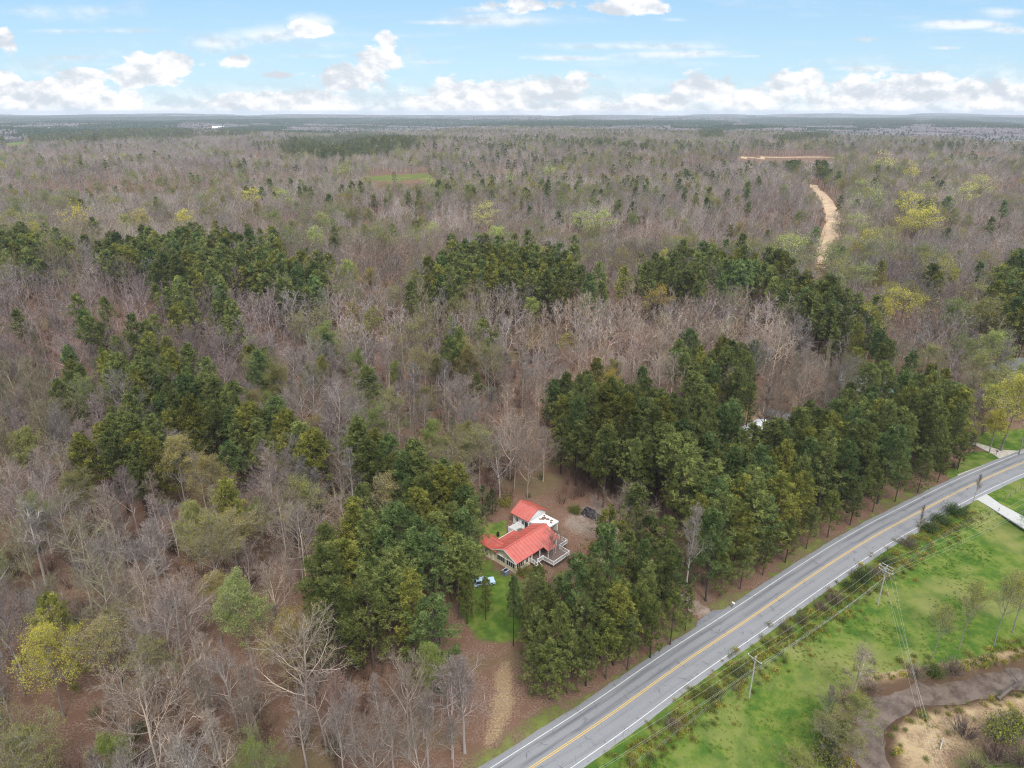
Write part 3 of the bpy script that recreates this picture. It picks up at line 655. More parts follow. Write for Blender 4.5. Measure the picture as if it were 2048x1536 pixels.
spr = np.where((td < 420) & (cu < 760), .03, .010); spr = np.where((cv > 290) & (cv < 430) & (cu > 820) & (cu < 1520), .055, spr); spr = np.where((cv <= 300) & (field(tx, ty, 420, 3) > .2), .20, spr)
spr = np.where((cv <= 330) & (cu > 1500) & (field(tx, ty, 350, 5) > .5), .22, spr); spr = np.where((cu > 500) & (cu < 700) & (cv > 370) & (cv < 430), .04, spr)
pine |= (rs.rand(n) < spr) & ((td > 330) | (cu < 760)) & ~ponly
ok = np.where(ponly, pine, np.where(inp & (td < 420), rs.rand(n) < np.where(td < 235, .12, .3), True))
dr, sg = poly_dist(tx, ty, ROAD, True)
ok &= ~((sg < 0) & (td < 520)); ok &= dr > np.where(inp, 6.8, 13); ok &= poly_dist(tx, ty, DRV) > 2.5
TH = np.where(pine, np.where(td < 260, 16 + 7 * rs.rand(n), 18 + 7 * rs.rand(n)), TH)
for P in NOTREE:
    for fr in (0, .15, .3, .45, .6, .75, .9, 1.03): u_, v_ = pxs_of(fr, TH); ok &= ~inpoly(u_, v_, P)
for P in HOUSE_CLEAR:
    for fr in (0, .2, .4, .6, .8, 1.0): u_, v_ = pxs_of(fr, TH); ok &= ~inpoly(u_, v_, P)
# thin the leaf-litter slopes and the gap under the ridge pines
gfield = field(tx, ty, 110, 21); ok &= ~((rs.rand(n) < .22) & (gfield > .5) & ~pine)
bud_p = np.where(field(tx, ty, 260, 9) > .3, .20, .045) * np.where(td > 350, 1.4, .8)
bud_p = np.where((cu > 1560) & (cv < 470) & (cv > 300), bud_p + .03, bud_p)
bud = (rs.rand(n) < bud_p) & ~pine
near = (td < 300) & ~pine
for P in PINES[:3] + [box_poly('985,1100 1045,1100 1062,1400 1010,1540 950,1540 960,1400')]:
    for fr in (.35, .6, .92): u_, v_ = pxs_of(fr, TH); ok &= ~(near & inpoly(u_, v_, P))
kind = np.where(pine, 1, np.where(bud, 2, 0))
# colour of every tree
def tints(kd, x, y, r_):
    n_ = len(x); f1 = field(x, y, 300, 31); f2 = field(x, y, 170, 32); r1 = r_.rand(n_)
    t_ = np.ones((n_, 3)); b = .70 + .50 * r_.rand(n_)
    g_ = np.array([1, 1, 1.0]); mauve = np.array([.98, .88, .90]); tan = np.array([1.04, .95, .83]); olive = np.array([.90, .92, .66]); rust = np.array([1.0, .80, .70])
    pick = f1 + r_.randn(n_) * .55
    col = np.where((pick > .35)[:, None], tan, np.where((pick < -.8)[:, None], mauve, g_)); pick2 = f2 + r_.randn(n_) * .5
    col = np.where((pick2 > 1.05)[:, None], olive, np.where((pick2 < -1.3)[:, None], rust, col))
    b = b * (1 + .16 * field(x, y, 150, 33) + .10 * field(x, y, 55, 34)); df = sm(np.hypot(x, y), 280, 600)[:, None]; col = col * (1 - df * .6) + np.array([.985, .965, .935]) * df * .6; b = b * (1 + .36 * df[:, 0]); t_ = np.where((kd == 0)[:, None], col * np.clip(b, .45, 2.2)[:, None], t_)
    pc = np.where((r1 < .2)[:, None], np.array([1.25, 1.1, .8]), np.where((r1 > .8)[:, None], np.array([.8, .95, 1.05]), np.array([1, 1, 1.0])))
    t_ = np.where((kd == 1)[:, None], pc * (1 + .18 * field(x, y, 45, 36))[:, None].clip(.7, 1.3) * np.where(np.hypot(x, y) > 700, .8, 1.0)[:, None] * (.75 + .5 * r_.rand(n_))[:, None], t_)
    bc = np.where((r1 < .3)[:, None], np.array([.60, .72, .9]), np.where((r1 < .75)[:, None], np.array([.66, .62, .95]), np.where((r1 < .9)[:, None], np.array([.78, .62, .9]), np.array([1.05, 1.0, .95]))))
    return np.where((kd == 2)[:, None], bc * (.8 + .3 * r_.rand(n_))[:, None], t_)
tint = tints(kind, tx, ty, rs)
pale = (kind == 0) & (cu > 650) & (cu < 1560) & (cv > 585) & (cv < 900); tint = np.where(pale[:, None], tint * (1.12 + .25 * rs.rand(n))[:, None] * np.array([1.02, 1.0, 1.0]), tint)
VV = rs.randint(0, 1000, n); edge = pine & (td < 330) & (dr < 30); VV = np.where(edge, np.array([2, 5, 6])[VV % 3], VV)
TR = dict(x=tx[ok], y=ty[ok], h=th[ok], H=TH[ok], k=kind[ok], t=tint[ok], v=VV[ok])
# single trees that stand out: pixel of the crown, height in metres, kind, tint, variant
YEL = (1.35, 1.22, 1.0); GRN = (.78, .88, 1.5); OLV = (.78, .78, 1.25); TAN = (.98, .84, 1.5); LIM = (.88, 1.0, 1.3); PALE = (1.2, 1.15, 1.9)
EXP = []
def X_(k, lst):
    for e in lst: EXP.append((k,) + e)
X_(2, [(92, 1322, 17, YEL, 0), (487, 1225, 21, GRN, 1), (60, 1512, 14, OLV, 0), (425, 1195, 15, TAN, 1), (225, 1300, 17, TAN, 3), (520, 1040, 12, GRN, 0), (612, 1010, 17, OLV, 0), (465, 1080, 16, TAN, 3), (385, 1055, 17, OLV, 1),
       (55, 905, 18, OLV, 1), (352, 925, 20, TAN, 1), (772, 1000, 16, TAN, 3), (960, 905, 18, OLV, 3), (775, 820, 17, OLV, 3), (1062, 618, 14, LIM, 1), (1130, 692, 14, TAN, 1), (1310, 605, 17, (1.0, .72, .6), 0), (1222, 775, 14, (1.1, .85, .6), 0),
       (1088, 520, 17, (1.0, .85, .8), 0), (697, 545, 17, LIM, 1), (1000, 478, 17, LIM, 1), (860, 468, 15, LIM, 0), (1800, 612, 18, YEL, 0), (1772, 625, 15, YEL, 1), (1836, 618, 15, YEL, 0), (1692, 562, 17, OLV, 0), (1720, 560, 18, GRN, 0), (1855, 722, 15, OLV, 0),
       (1978, 705, 20, LIM, 0), (1968, 600, 17, OLV, 3), (2030, 805, 22, YEL, 0), (2062, 830, 18, YEL, 0), (1985, 800, 15, LIM, 1), (2045, 760, 14, LIM, 0), (1958, 745, 16, OLV, 0), (2010, 770, 15, OLV, 0), (1995, 850, 13, YEL, 1), (155, 444, 18, (1.5, 1.25, .5), 2), (365, 445, 17, YEL, 1), (287, 443, 17, TAN, 1), (250, 450, 15, OLV, 1), (504, 399, 17, YEL, 0), (571, 402, 18, LIM, 0), (649, 447, 17, OLV, 1), (625, 481, 17, LIM, 1),
       (58, 450, 17, OLV, 0), (530, 327, 18, YEL, 0), (680, 340, 20, LIM, 0), (1198, 418, 24, LIM, 0), (1162, 440, 19, LIM, 0), (1022, 361, 20, LIM, 0), (1058, 366, 16, LIM, 2), (1100, 347, 22, LIM, 0), (969, 412, 18, PALE, 0), (969, 424, 15, PALE, 0), (1097, 303, 22, LIM, 0), (861, 377, 18, LIM, 0), (694, 344, 20, OLV, 0), (731, 337, 18, LIM, 0), (994, 474, 16, LIM, 1), (798, 303, 24, OLV, 0),
       (1768, 327, 24, PALE, 0), (1861, 317, 20, PALE, 0), (1825, 337, 20, YEL, 0), (1926, 317, 20, PALE, 0), (1965, 359, 24, PALE, 0), (1926, 399, 22, PALE, 0), (1905, 372, 20, OLV, 0), (1825, 399, 24, YEL, 0), (1854, 410, 24, YEL, 0), (1840, 414, 22, YEL, 0), (1813, 425, 16, YEL, 0), (1743, 399, 22, LIM, 2), (1744, 437, 16, YEL, 0), (1726, 380, 18, LIM, 0), (1850, 384, 18, OLV, 0), (1588, 512, 20, LIM, 0), (1560, 500, 18, OLV, 0), (1700, 500, 18, OLV, 0), (1697, 535, 15, OLV, 0), (1780, 440, 20, OLV, 0), (1960, 382, 20, OLV, 0), (1715, 460, 18, LIM, 0)])
X_(1, [(900, 715, 21, (.95, 1, 1), 0), (912, 730, 20, (1, 1, 1), 1), (925, 722, 19, (.9, 1, 1), 3), (978, 690, 17, (1.1, 1, 1), 3), (992, 692, 16, (1, 1, 1), 0), (954, 772, 14, (.95, 1, 1), 3), (1265, 800, 0, (1, 1, 1), 0), (1285, 770, 19, (.8, .95, 1), 2), (905, 855, 10, (.8, 1, 1), 0), (745, 940, 17, (1, 1, 1), 5), (790, 948, 17, (1.1, 1, 1), 5), (172, 975, 15, (1.1, 1, 1), 3), (690, 880, 12, (1, 1, .9), 1),
       (900, 385, 19, (1, 1, 1), 3), (873, 399, 20, (.9, 1, 1), 1), (865, 382, 18, (1, 1, 1), 1), (817, 399, 20, (.9, 1, 1), 0), (748, 402, 18, (1, 1, 1), 3), (772, 407, 16, (1, 1, 1), 1), (839, 395, 18, (1, 1, 1), 0), (1094, 392, 20, (.9, 1, 1), 2), (1138, 382, 19, (1, 1, 1), 2), (1157, 457, 18, (.8, .9, 1), 1), (1288, 385, 21, (.9, 1, 1), 0), (1358, 375, 24, (.9, 1, 1), 3), (1370, 390, 20, (1, 1, 1), 1), (1066, 488, 18, (.7, .8, 1), 5), (1158, 347, 22, (1, 1, 1), 0), (789, 354, 16, (.8, 1, 1), 2), (861, 346, 15, (.7, .9, 1), 5),
       (1534, 476, 17, (.9, 1, 1), 5), (1464, 433, 18, (1, 1, .9), 5), (1497, 414, 18, (.9, 1, 1), 1), (1392, 399, 18, (.9, 1, 1), 3), (1605, 334, 22, (1, 1, 1), 3), (1680, 405, 19, (.8, .9, 1), 5), (1678, 351, 20, (.8, .9, 1), 3), (1546, 323, 24, (.8, .9, 1), 4), (1973, 330, 20, (.9, 1, 1), 0), (386, 382, 22, (1, 1, 1), 4), (392, 386, 22, (1, 1, 1), 0), (402, 386, 20, (.9, 1, 1), 0), (314, 409, 19, (.8, 1, 1), 5), (425, 373, 18, (1, 1, 1), 0), (509, 368, 20, (.8, 1, 1), 0), (550, 399, 18, (.9, 1, 1), 5), (612, 388, 20, (1, 1, 1), 1), (622, 390, 20, (1, 1, 1), 0), (600, 386, 18, (1, 1, 1), 3), (437, 308, 24, (.8, .9, 1), 4), (446, 312, 24, (.9, .9, 1), 4), (456, 312, 22, (.9, .9, 1), 0), (478, 318, 24, (.8, .9, 1), 4), (503, 324, 20, (.8, .9, 1), 3), (24, 385, 20, (.8, .9, 1), 3), (212, 332, 22, (.8, .9, 1), 3), (240, 327, 20, (.8, .9, 1), 3)])
X_(0, [(640, 1400, 15, (1.0, .92, .88), 5), (700, 1420, 14, (.95, .88, .85), 0), (755, 1390, 15, (1.05, .98, .95), 3), (850, 1430, 15, (.95, .9, .88), 1), (780, 1460, 14, (1, .94, .9), 4), (600, 1440, 15, (1.0, .95, .92), 6), (905, 1470, 12, (.95, .88, .85), 1), (680, 1480, 13, (.9, .85, .82), 0), (840, 1500, 12, (1, .95, .9), 2), (740, 1510, 13, (.9, .84, .8), 5), (945, 608, 17, (1.25, 1.2, 1.2), 1), (875, 620, 17, (1.2, 1.15, 1.15), 0), (860, 640, 16, (1.2, 1.1, 1.1), 2), (1215, 635, 17, (1.25, 1.2, 1.15), 2), (1090, 745, 17, (1.2, 1.1, 1.05), 2), (1130, 790, 17, (1.2, 1.1, 1.05), 0), (580, 740, 17, (1.3, 1.25, 1.25), 2), (130, 715, 17, (1.15, 1.02, .98), 5), (50, 985, 19, (1.2, 1.1, 1.05), 2), (75, 1010, 18, (1.15, 1.08, 1.05), 2), (300, 1090, 18, (1.15, 1.1, 1.1), 3), (330, 1270, 19, (1.05, 1.0, .98), 2), (345, 1245, 20, (1.1, 1.0, .98), 0), (900, 1400, 17, (1.0, .9, .9), 0), (925, 1375, 19, (.95, .9, .9), 1), (810, 1400, 17, (1.0, .9, .8), 5), (670, 1390, 14, (1.15, .85, .78), 4), (490, 1130, 13, (.95, .85, .83), 2), (560, 1145, 12, (.9, .8, .8), 2),
       (1860, 690, 19, (1.0, 1.0, 1.0), 0), (1900, 660, 18, (1.0, 1.0, 1.0), 2), (1820, 700, 17, (.95, .95, .95), 5), (1510, 625, 17, (1.1, 1.1, 1.1), 4), (1460, 640, 17, (1.15, 1.1, 1.1), 0), (1560, 650, 17, (1.0, 1.0, 1.0), 1), (1380, 690, 15, (1.15, 1.05, 1.0), 0)])
EXP = [e for e in EXP if e[3] > 0]
LOWP = [(1100, 1398, 12), (1068, 1385, 10), (1135, 1388, 13), (1172, 1372, 12), (1212, 1358, 13), (1255, 1340, 12), (1300, 1316, 13), (1340, 1290, 12), (1064, 1330, 13), (1078, 1350, 14), (1115, 1350, 15), (1160, 1330, 15), (1200, 1318, 15), (1370, 1262, 10), (1085, 1300, 15), (1120, 1300, 16),
        (1066, 1270, 14), (1235, 1300, 15), (1275, 1290, 14), (1075, 1235, 12), (1440, 1192, 10), (1480, 1178, 11), (1525, 1150, 11), (1570, 1125, 11), (1612, 1098, 11), (1655, 1075, 12), (1700, 1050, 11), (1745, 1024, 12), (1790, 1003, 12), (1835, 985, 12), (1875, 965, 11), (1915, 940, 11), (640, 1290, 12), (700, 1300, 12), (760, 1305, 11), (820, 1300, 12), (880, 1290, 12), (935, 1250, 12), (972, 1240, 10), (930, 1200, 13)]
ex, ey, eh, eH, ek, et, ev = [], [], [], [], [], [], []
for k, u, v, H, tn, vr in EXP:
    if k == 2 and v < 520: H *= 1.22; tn = tuple(q * 1.3 for q in tn)
    x, y, h = ground_at(u, v, H * .68); ex.append(x); ey.append(y); eh.append(h); eH.append(H); ek.append(k); et.append(tn); ev.append(vr)
_lr = random.Random(77)
for u, v, H in LOWP:
    x, y, h = ground_at(u, v); ex.append(x); ey.append(y); eh.append(h); eH.append(H); ek.append(1); c_ = _lr.uniform(.85, 1.15); et.append((c_, c_, c_ * _lr.uniform(.8, 1.1))); ev.append(_lr.choice([5, 6, 6, 2]))
ex, ey, eh, eH, ek, et, ev = map(np.array, (ex, ey, eh, eH, ek, et, ev))
keep = np.ones(len(TR['x']), bool)
for x, y, H, k in zip(ex, ey, eH, ek):
    d = math.hypot(x, y); rr = (3.6 if d < 300 else 5) if k != 1 or H > 17 else 2.2
    dd = np.hypot(TR['x'] - x, TR['y'] - y); keep &= dd > rr
    # nothing taller right in front of a tree that stands out
    if k == 2 or (k == 1 and d > 270):
        ux, uy = x / d, y / d; al = (x - TR['x']) * ux + (y - TR['y']) * uy; la = np.abs((TR['x'] - x) * uy - (TR['y'] - y) * ux)
        keep &= ~((al > 0) & (al < (12 if d < 350 else 26)) & (la < 4) & (TR['H'] > H * .8 - al * 0))
for k_ in TR: TR[k_] = TR[k_][keep]
A = {k_: np.concatenate([np.array(e), TR[k_]]) for k_, e in (('x', ex), ('y', ey), ('h', eh), ('H', eH), ('k', ek), ('t', et), ('v', ev))}
n = len(A['x']); A['rot'] = rs.rand(n) * 6.283; zc = proj(A['x'], A['y'], A['h'] + A['H'] * .6); A['u'], A['w'], A['z'] = zc
A['lod'] = np.where(A['z'] < 235, 0, np.where(A['z'] < 640, 1, 2)); A['exp'] = np.arange(n) < len(ex)
KN = ['bare_tree', 'pine_tree', 'budding_tree']
inframe = (A['u'] > -10) & (A['u'] < 2058) & (A['w'] > 0) & (A['w'] < 1560)
sel = np.zeros(n, bool)
for k in range(3):
    size = A['H'] / A['z'] * (A['k'] == k) * inframe * (1 + .5 * A['exp']); sel[np.argsort(-size)[:300]] = True
sel &= inframe
# --- labels that say which one
REG = [(110, 1460, 'in the bottom left corner'), (330, 1440, 'at the bottom left'), (560, 1440, 'below the left pine clump'), (800, 1430, 'bottom edge left of the tan strip'),
       (100, 1250, 'around the lower left yellow tree'), (330, 1230, 'left of the pale green tree'), (530, 1250, 'just left of the left pine clump'), (120, 1060, 'at the left edge, lower middle'), (330, 1060, 'below the big left pine grove'), (560, 1060, 'left of the house, mid slope'),
       (80, 880, 'at the left edge beside the pine grove'), (260, 900, 'lower left of the big grove'), (430, 830, 'in the heart of the left pine grove'), (600, 900, 'right end of the left grove'), (780, 920, 'slope behind the left pine clump'), (960, 930, 'just behind the red roofs'),
       (750, 1130, 'in the clump left of the ranch house'), (900, 1130, 'beside the ranch house'), (700, 1230, 'at the lower edge of the left clump'), (1130, 1180, 'in front of the deck'), (1250, 1140, 'right of the deck, toward the road'), (1120, 1310, 'low end of the roadside clump'), (1270, 1260, 'beside the road, lower clump'),
       (1150, 850, 'left end of the roadside wood'), (1290, 930, 'above the gravel yard'), (1430, 960, 'below the white mobile home'), (1580, 950, 'mid roadside wood'), (1720, 910, 'in the upper roadside wood'), (1860, 860, 'right end of the roadside wood'), (1420, 1100, 'where the gravel drive meets road'), (1550, 1060, 'along the road, middle stretch'), (1440, 780, 'in the grove left of orange clearing'),
       (80, 720, 'at the left edge, mid height'), (250, 700, 'above the big left pine grove'), (420, 660, 'under the upper left pine row'), (590, 740, 'right of the left grove, mid slope'), (760, 720, 'on the open slope at centre left'), (930, 730, 'around the lone centre pines'), (1110, 740, 'on the slope right of centre'), (1290, 700, 'below the ridge pines, right'), (1470, 660, 'below the right ridge pines'), (1640, 700, 'around the grey carport roof'), (1800, 740, 'near the teal roof'), (1900, 700, 'left of the white-gabled cottage'), (2000, 800, 'beside the right edge yellow tree'),
       (60, 530, 'in the upper left pine knot'), (300, 540, 'left part of the upper row'), (520, 560, 'right part of the upper row'), (740, 580, 'between the two ridge pine rows'), (1000, 550, 'in the central ridge pine row'), (1160, 570, 'right end of the central ridge'), (1320, 560, 'left end of the right ridge'), (1500, 560, 'in the right ridge pine row'), (1660, 620, 'where the right ridge row bends'), (1850, 600, 'around the yellow trees upper right'), (2020, 610, 'in the dark stand at the right edge'),
       (120, 440, 'near the golden tree at far left'), (400, 430, 'in the far left woods'), (700, 450, 'in the far woods left of centre'), (980, 440, 'in the far woods at centre'), (1250, 440, 'far woods right of centre'), (1500, 460, 'left of the dirt track'), (1640, 420, 'beside the dirt track'), (1850, 440, 'far slope right of the dirt track'), (200, 340, 'far off at upper left'), (450, 330, 'far off beyond the left woods'), (650, 360, 'far off left of the hay clearing'), (820, 370, 'around the hay clearing'), (1050, 350, 'far off in the centre'), (1350, 360, 'far off right of centre'), (1600, 340, 'above the dirt track'), (1780, 350, 'far off right of the dirt track'), (1960, 350, 'far off near the right edge'), (650, 290, 'in the dark band, left horizon'), (1100, 270, 'near the horizon at centre'), (1600, 270, 'near the horizon at right'), (200, 265, 'near the horizon at left')]
RU = np.array([r_[0] for r_ in REG]); RV = np.array([r_[1] for r_ in REG])
ORD = ['first', 'second', 'third', 'fourth', 'fifth', 'sixth', 'seventh', 'eighth', 'ninth', 'tenth']
ROWN = ['front row', 'second row', 'third row', 'fourth row', 'fifth row', 'sixth row', 'seventh row', 'eighth row', 'ninth row', 'tenth row']
ids = np.where(sel)[0]; LAB = {}
buckets = {}
for i in ids:
    r_ = int(np.argmin((RU - A['u'][i]) ** 2 + ((RV - A['w'][i]) * 1.3) ** 2)); buckets.setdefault((int(A['k'][i]), r_), []).append(i)
for (k, r_), L_ in buckets.items():
    L_.sort(key=lambda i: -A['w'][i]); nr = max(1, math.ceil(len(L_) / 7)); per = math.ceil(len(L_) / nr)
    rows = [L_[j:j + per] for j in range(0, len(L_), per)]
    for ri, row in enumerate(rows):
        row.sort(key=lambda i: A['u'][i])
        for j, i in enumerate(row):
            H = A['H'][i]; tt = A['t'][i]
            if k == 0: w_ = ('tall ' if H > 19 else 'small ' if H < 15 else '') + ('pale' if tt.mean() > 1.02 else 'dark' if tt.mean() < .8 else 'grey') + ' bare tree'
            elif k == 1: w_ = ('tall ' if H > 23 else 'small ' if H < 17 else '') + ('olive' if tt[0] > tt[2] * 1.1 else 'dark green' if tt.mean() < .85 else 'green') + ' pine'
            else: w_ = ('bright yellow' if tt[0] > 1 else 'lime green' if tt[1] > .93 else 'pale green' if tt[1] > tt[0] * 1.1 else 'tan budding' if tt[0] > tt[1] * 1.1 else 'olive budding') + ' tree'
            pos = '' if len(row) == 1 else (', leftmost' if j == 0 else ', rightmost' if j == len(row) - 1 else ', %s from left' % ORD[j])
            rw = '' if len(rows) == 1 else ', %s' % (ROWN[ri] if ri < len(rows) - 1 or ri == 0 else 'back row')
            lb_ = '%s%s%s, %s' % (w_, pos, rw, REG[r_][2])
            for a_, b_ in ((' from left', ' from left'), (', in the ', ', in '), (' of the ', ' of '), (', at the ', ', at ')):
                if len(lb_.replace('-', ' ').split()) > 15: lb_ = lb_.replace(a_, b_)
            LAB[i] = lb_
GRP = ['bare trees of the hillside woods', 'pines of the groves and ridges', 'trees coming into leaf among the bare woods']
CAT = ['bare tree', 'pine tree', 'leafing tree']
def put_tree(k, lod, var, x, y, h, H, rot, tint_, label, group, cat=None, name=None, sxy=1.0):
    tm = TM[(k, lod)]; t_, c_, _b = tm[var % len(tm)]; s_ = H / HB
    r_ = empty(name or k, (x, y, h), rot, s_); r_.scale = (s_ * sxy, s_ * sxy, s_); tag(r_, label, cat or k.replace('_', ' '), group)
    for nm, me_ in (('trunk', t_), ('crown', c_)):
        o = bpy.data.objects.new(nm, me_); root.objects.link(o); o.parent = r_; o['tint'] = [float(q) for q in tint_]
    return r_
for i in ids:
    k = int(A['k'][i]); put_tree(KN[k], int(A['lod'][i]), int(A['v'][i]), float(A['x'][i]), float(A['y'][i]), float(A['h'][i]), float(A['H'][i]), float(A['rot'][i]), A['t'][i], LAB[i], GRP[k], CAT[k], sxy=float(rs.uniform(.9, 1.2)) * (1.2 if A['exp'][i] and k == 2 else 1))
for k in range(3):
    ms = []; off = []
    for lod in range(3): off.append(len(ms)); ms += [q[2] for q in TM[(KN[k], lod)]]
    cnt = np.array([len(TM[(KN[k], lod)]) for lod in range(3)]); off = np.array(off); c_ = coll_of(KN[k] + '_kinds', ms)
    m_ = (~sel) & (A['k'] == k); lod = A['lod'][m_]
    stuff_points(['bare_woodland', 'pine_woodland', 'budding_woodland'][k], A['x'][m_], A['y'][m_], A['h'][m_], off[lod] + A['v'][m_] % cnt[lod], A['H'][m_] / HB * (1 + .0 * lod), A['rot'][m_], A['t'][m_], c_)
print('trees', n, 'individual', len(ids), [int((A['k'] == k).sum()) for k in range(3)], 'lod', [int((A['lod'] == k).sum()) for k in range(3)])
# ------------------------------------------------------------------ undergrowth
ub = [brush(500 + i, 5, 26, .07, 0, (.5, .8, .35, .6)[i]) for i in range(4)] + [brush(510 + i, 3, 22, .06, 0, .7, 4) for i in range(2)]
uc = coll_of('brush_kinds', [b.mesh('brush', [m_twig, m_leaf]) for b in ub])
x, y = jgrid(2.7, 0, 300); x2, y2 = jgrid(4.5, 300, 640); x = np.concatenate([x, x2]); y = np.concatenate([y, y2]); nn = len(x); dd, sg = poly_dist(x, y, ROAD, True); h = hgt(x, y); u_, v_, _z = proj(x, y, h + 1.5)
okk = (sg > 0) & (dd > 11) & (poly_dist(x, y, DRV) > 3); okk &= rs.rand(nn) < np.clip(.55 * .7 + .35 * field(x, y, 40, 61), .05, .8)
for P in HOUSE_CLEAR[:4] + NOTREE: okk &= ~inpoly(u_, v_, P)
okk &= ~inpoly(u_, v_, box_poly('930,1100 1060,1100 1060,1540 930,1540'))
idx = np.where(rs.rand(nn) < .10, 4 + rs.randint(0, 2, nn), rs.randint(0, 4, nn)); b = .5 + .45 * rs.rand(nn)
ut = np.where((idx > 3)[:, None], np.array([.45, .55, .6]), np.array([.72, .53, .45])) * b[:, None]
stuff_points('undergrowth', x[okk], y[okk], h[okk] - .1, idx[okk], (.5 + .9 * rs.rand(nn) ** 1.5)[okk], (rs.rand(nn) * 6.28)[okk], ut[okk], uc)
# ------------------------------------------------------------------ the far forest, a mass of crowns out to the skyline
def tile(seed, pinef):
    rg = random.Random(seed); B = MB()
    for _ in range(240 if pinef > .5 else 150):
        x, y = rg.uniform(-62, 62), rg.uniform(-62, 62); pn = rg.random() < pinef; H = rg.uniform(15, 22) + (3 if pn else 0); r_ = rg.uniform(3.6, 5.6) * (.8 if pn else 1)
        z0 = H * .35; zz = H * .72; k = 6; a0 = rg.uniform(0, 6); vs = [(x, y, H)]
        for j in range(k): a = a0 + j * 6.283 / k; q = r_ * rg.uniform(.7, 1.2); vs.append((x + math.cos(a) * q, y + math.sin(a) * q, zz + rg.uniform(-1.5, 1.5)))
        for j in range(k): a = a0 + j * 6.283 / k; vs.append((x + math.cos(a) * r_ * .5, y + math.sin(a) * r_ * .5, 0))
        B.add(vs, [(0, 1 + j, 1 + (j + 1) % k) for j in range(k)] + [(1 + j, 1 + k + j, 1 + k + (j + 1) % k, 1 + (j + 1) % k) for j in range(k)], 1 if pn else 0, rg.random())
    return B
m_farb = plant_mat('far_bare_canopy', (.15, .132, .128), (.215, .19, .183)); m_farp = plant_mat('far_pine_canopy', (.018, .038, .018), (.042, .066, .028))
tmx = [tile(700 + i, (.06, .15, .03, .95, .9)[i]).mesh('tile', [m_farb, m_farp]) for i in range(5)]
x, y = jgrid(112, 2950, 13000, .35, wide=.86, pad=60); h = hgt(x, y); u_, v_, _z = proj(x, y, h + 14); f_ = field(x, y, 1500, 71) + .6 * field(x * .6, y * 1.6, 500, 72)
pn = (f_ > .75)
for P in PINES: pn |= inpoly(u_, v_, P)
idx = np.where(pn, 3 + rs.randint(0, 2, len(x)), rs.randint(0, 3, len(x)))
okk = y < 13000
for P in NOTREE: okk &= ~inpoly(u_, v_, P)
tt = np.where(pn[:, None], np.array([1, 1, 1.0]), np.array([1, .97, 1.0])) * (.92 + .16 * rs.rand(len(x)))[:, None]
stuff_points('distant_forest', x[okk], y[okk], h[okk] - 1, idx[okk], np.ones(okk.sum()), (rs.randint(0, 4, len(x)) * 1.5708)[okk], tt[okk], coll_of('tile_kinds', tmx))
# ------------------------------------------------------------------ buildings
def metal_roof(name, col):
    m = mat(name, col, .36, (.8, .12), 0, .6); return m
m_red = metal_roof('red_metal_roofing', (.45, .080, .056))
_t = m_red.node_tree; _p = _t.nodes['Principled BSDF']; _src = _p.inputs['Base Color'].links[0].from_socket      # chalky fading and run-off streaks
_c = _t.nodes.new('ShaderNodeTexCoord'); _n = _t.nodes.new('ShaderNodeTexNoise'); _n.inputs['Scale'].default_value = .9; _n.inputs['Detail'].default_value = 7; _n.inputs['Roughness'].default_value = .75; _t.links.new(_c.outputs['Object'], _n.inputs['Vector'])
_r = _t.nodes.new('ShaderNodeMapRange'); _r.inputs[1].default_value = .42; _r.inputs[2].default_value = .70; _r.inputs[4].default_value = .55; _t.links.new(_n.outputs['Fac'], _r.inputs[0])
_x = _t.nodes.new('ShaderNodeMix'); _x.data_type = 'RGBA'; _x.inputs[7].default_value = (.40, .17, .14, 1); _t.links.new(_r.outputs[0], _x.inputs[0]); _t.links.new(_src, _x.inputs[6]); _t.links.new(_x.outputs[2], _p.inputs['Base Color']); m_cream = mat('cream_siding', (.80, .70, .52), .8, (1, .06)); m_wht = mat('white_paint', (.78, .78, .76), .6, (1.2, .05))
m_dk = mat('dark_shutter', (.03, .028, .03), .7); m_glass = mat('window_glass', (.03, .035, .04), .08, None, 0, .6); m_deck = mat('brown_deck_boards', (.15, .105, .09), .85, (4, .25))
m_wroof = mat('white_roof_membrane', (.70, .72, .74), .6, (.7, .10)); m_debris = mat('dead_leaf_litter', (.17, .10, .065), 1, (3, .3)); m_dark = mat('dark_interior', (.03, .03, .035), .9); m_grey = mat('grey_shingles', (.15, .145, .145), .9, (2, .2))
m_teal = mat('teal_metal_roofing', (.20, .42, .40), .45, (.8, .1)); m_galv = mat('galvanised_metal', (.42, .43, .44), .45, None, .5); m_pole = mat('weathered_pole_wood', (.40, .37, .34), .9, (3, .15)); m_wire = mat('wire_metal', (.40, .40, .36), .6)
m_post = mat('fence_post_wood', (.17, .14, .11), .9, (5, .2)); m_black = mat('black_metal', (.02, .02, .02), .6); m_blue = mat('slate_blue_paint', (.10, .14, .22), .35, None, .1, .5); m_lblue = mat('pale_blue_cover', (.42, .55, .66), .6, (2, .1)); m_navy = mat('navy_car_paint', (.015, .022, .04), .25, None, .1, .6); m_tyre = mat('tyre_rubber', (.02, .02, .02), .9)
m_concp = mat('patio_concrete', (.45, .44, .42), .9, (1, .15)); m_log = mat('bleached_log', (.42, .36, .31), .9, (4, .25)); m_dlog = mat('dark_log', (.13, .10, .085), .95, (4, .3))
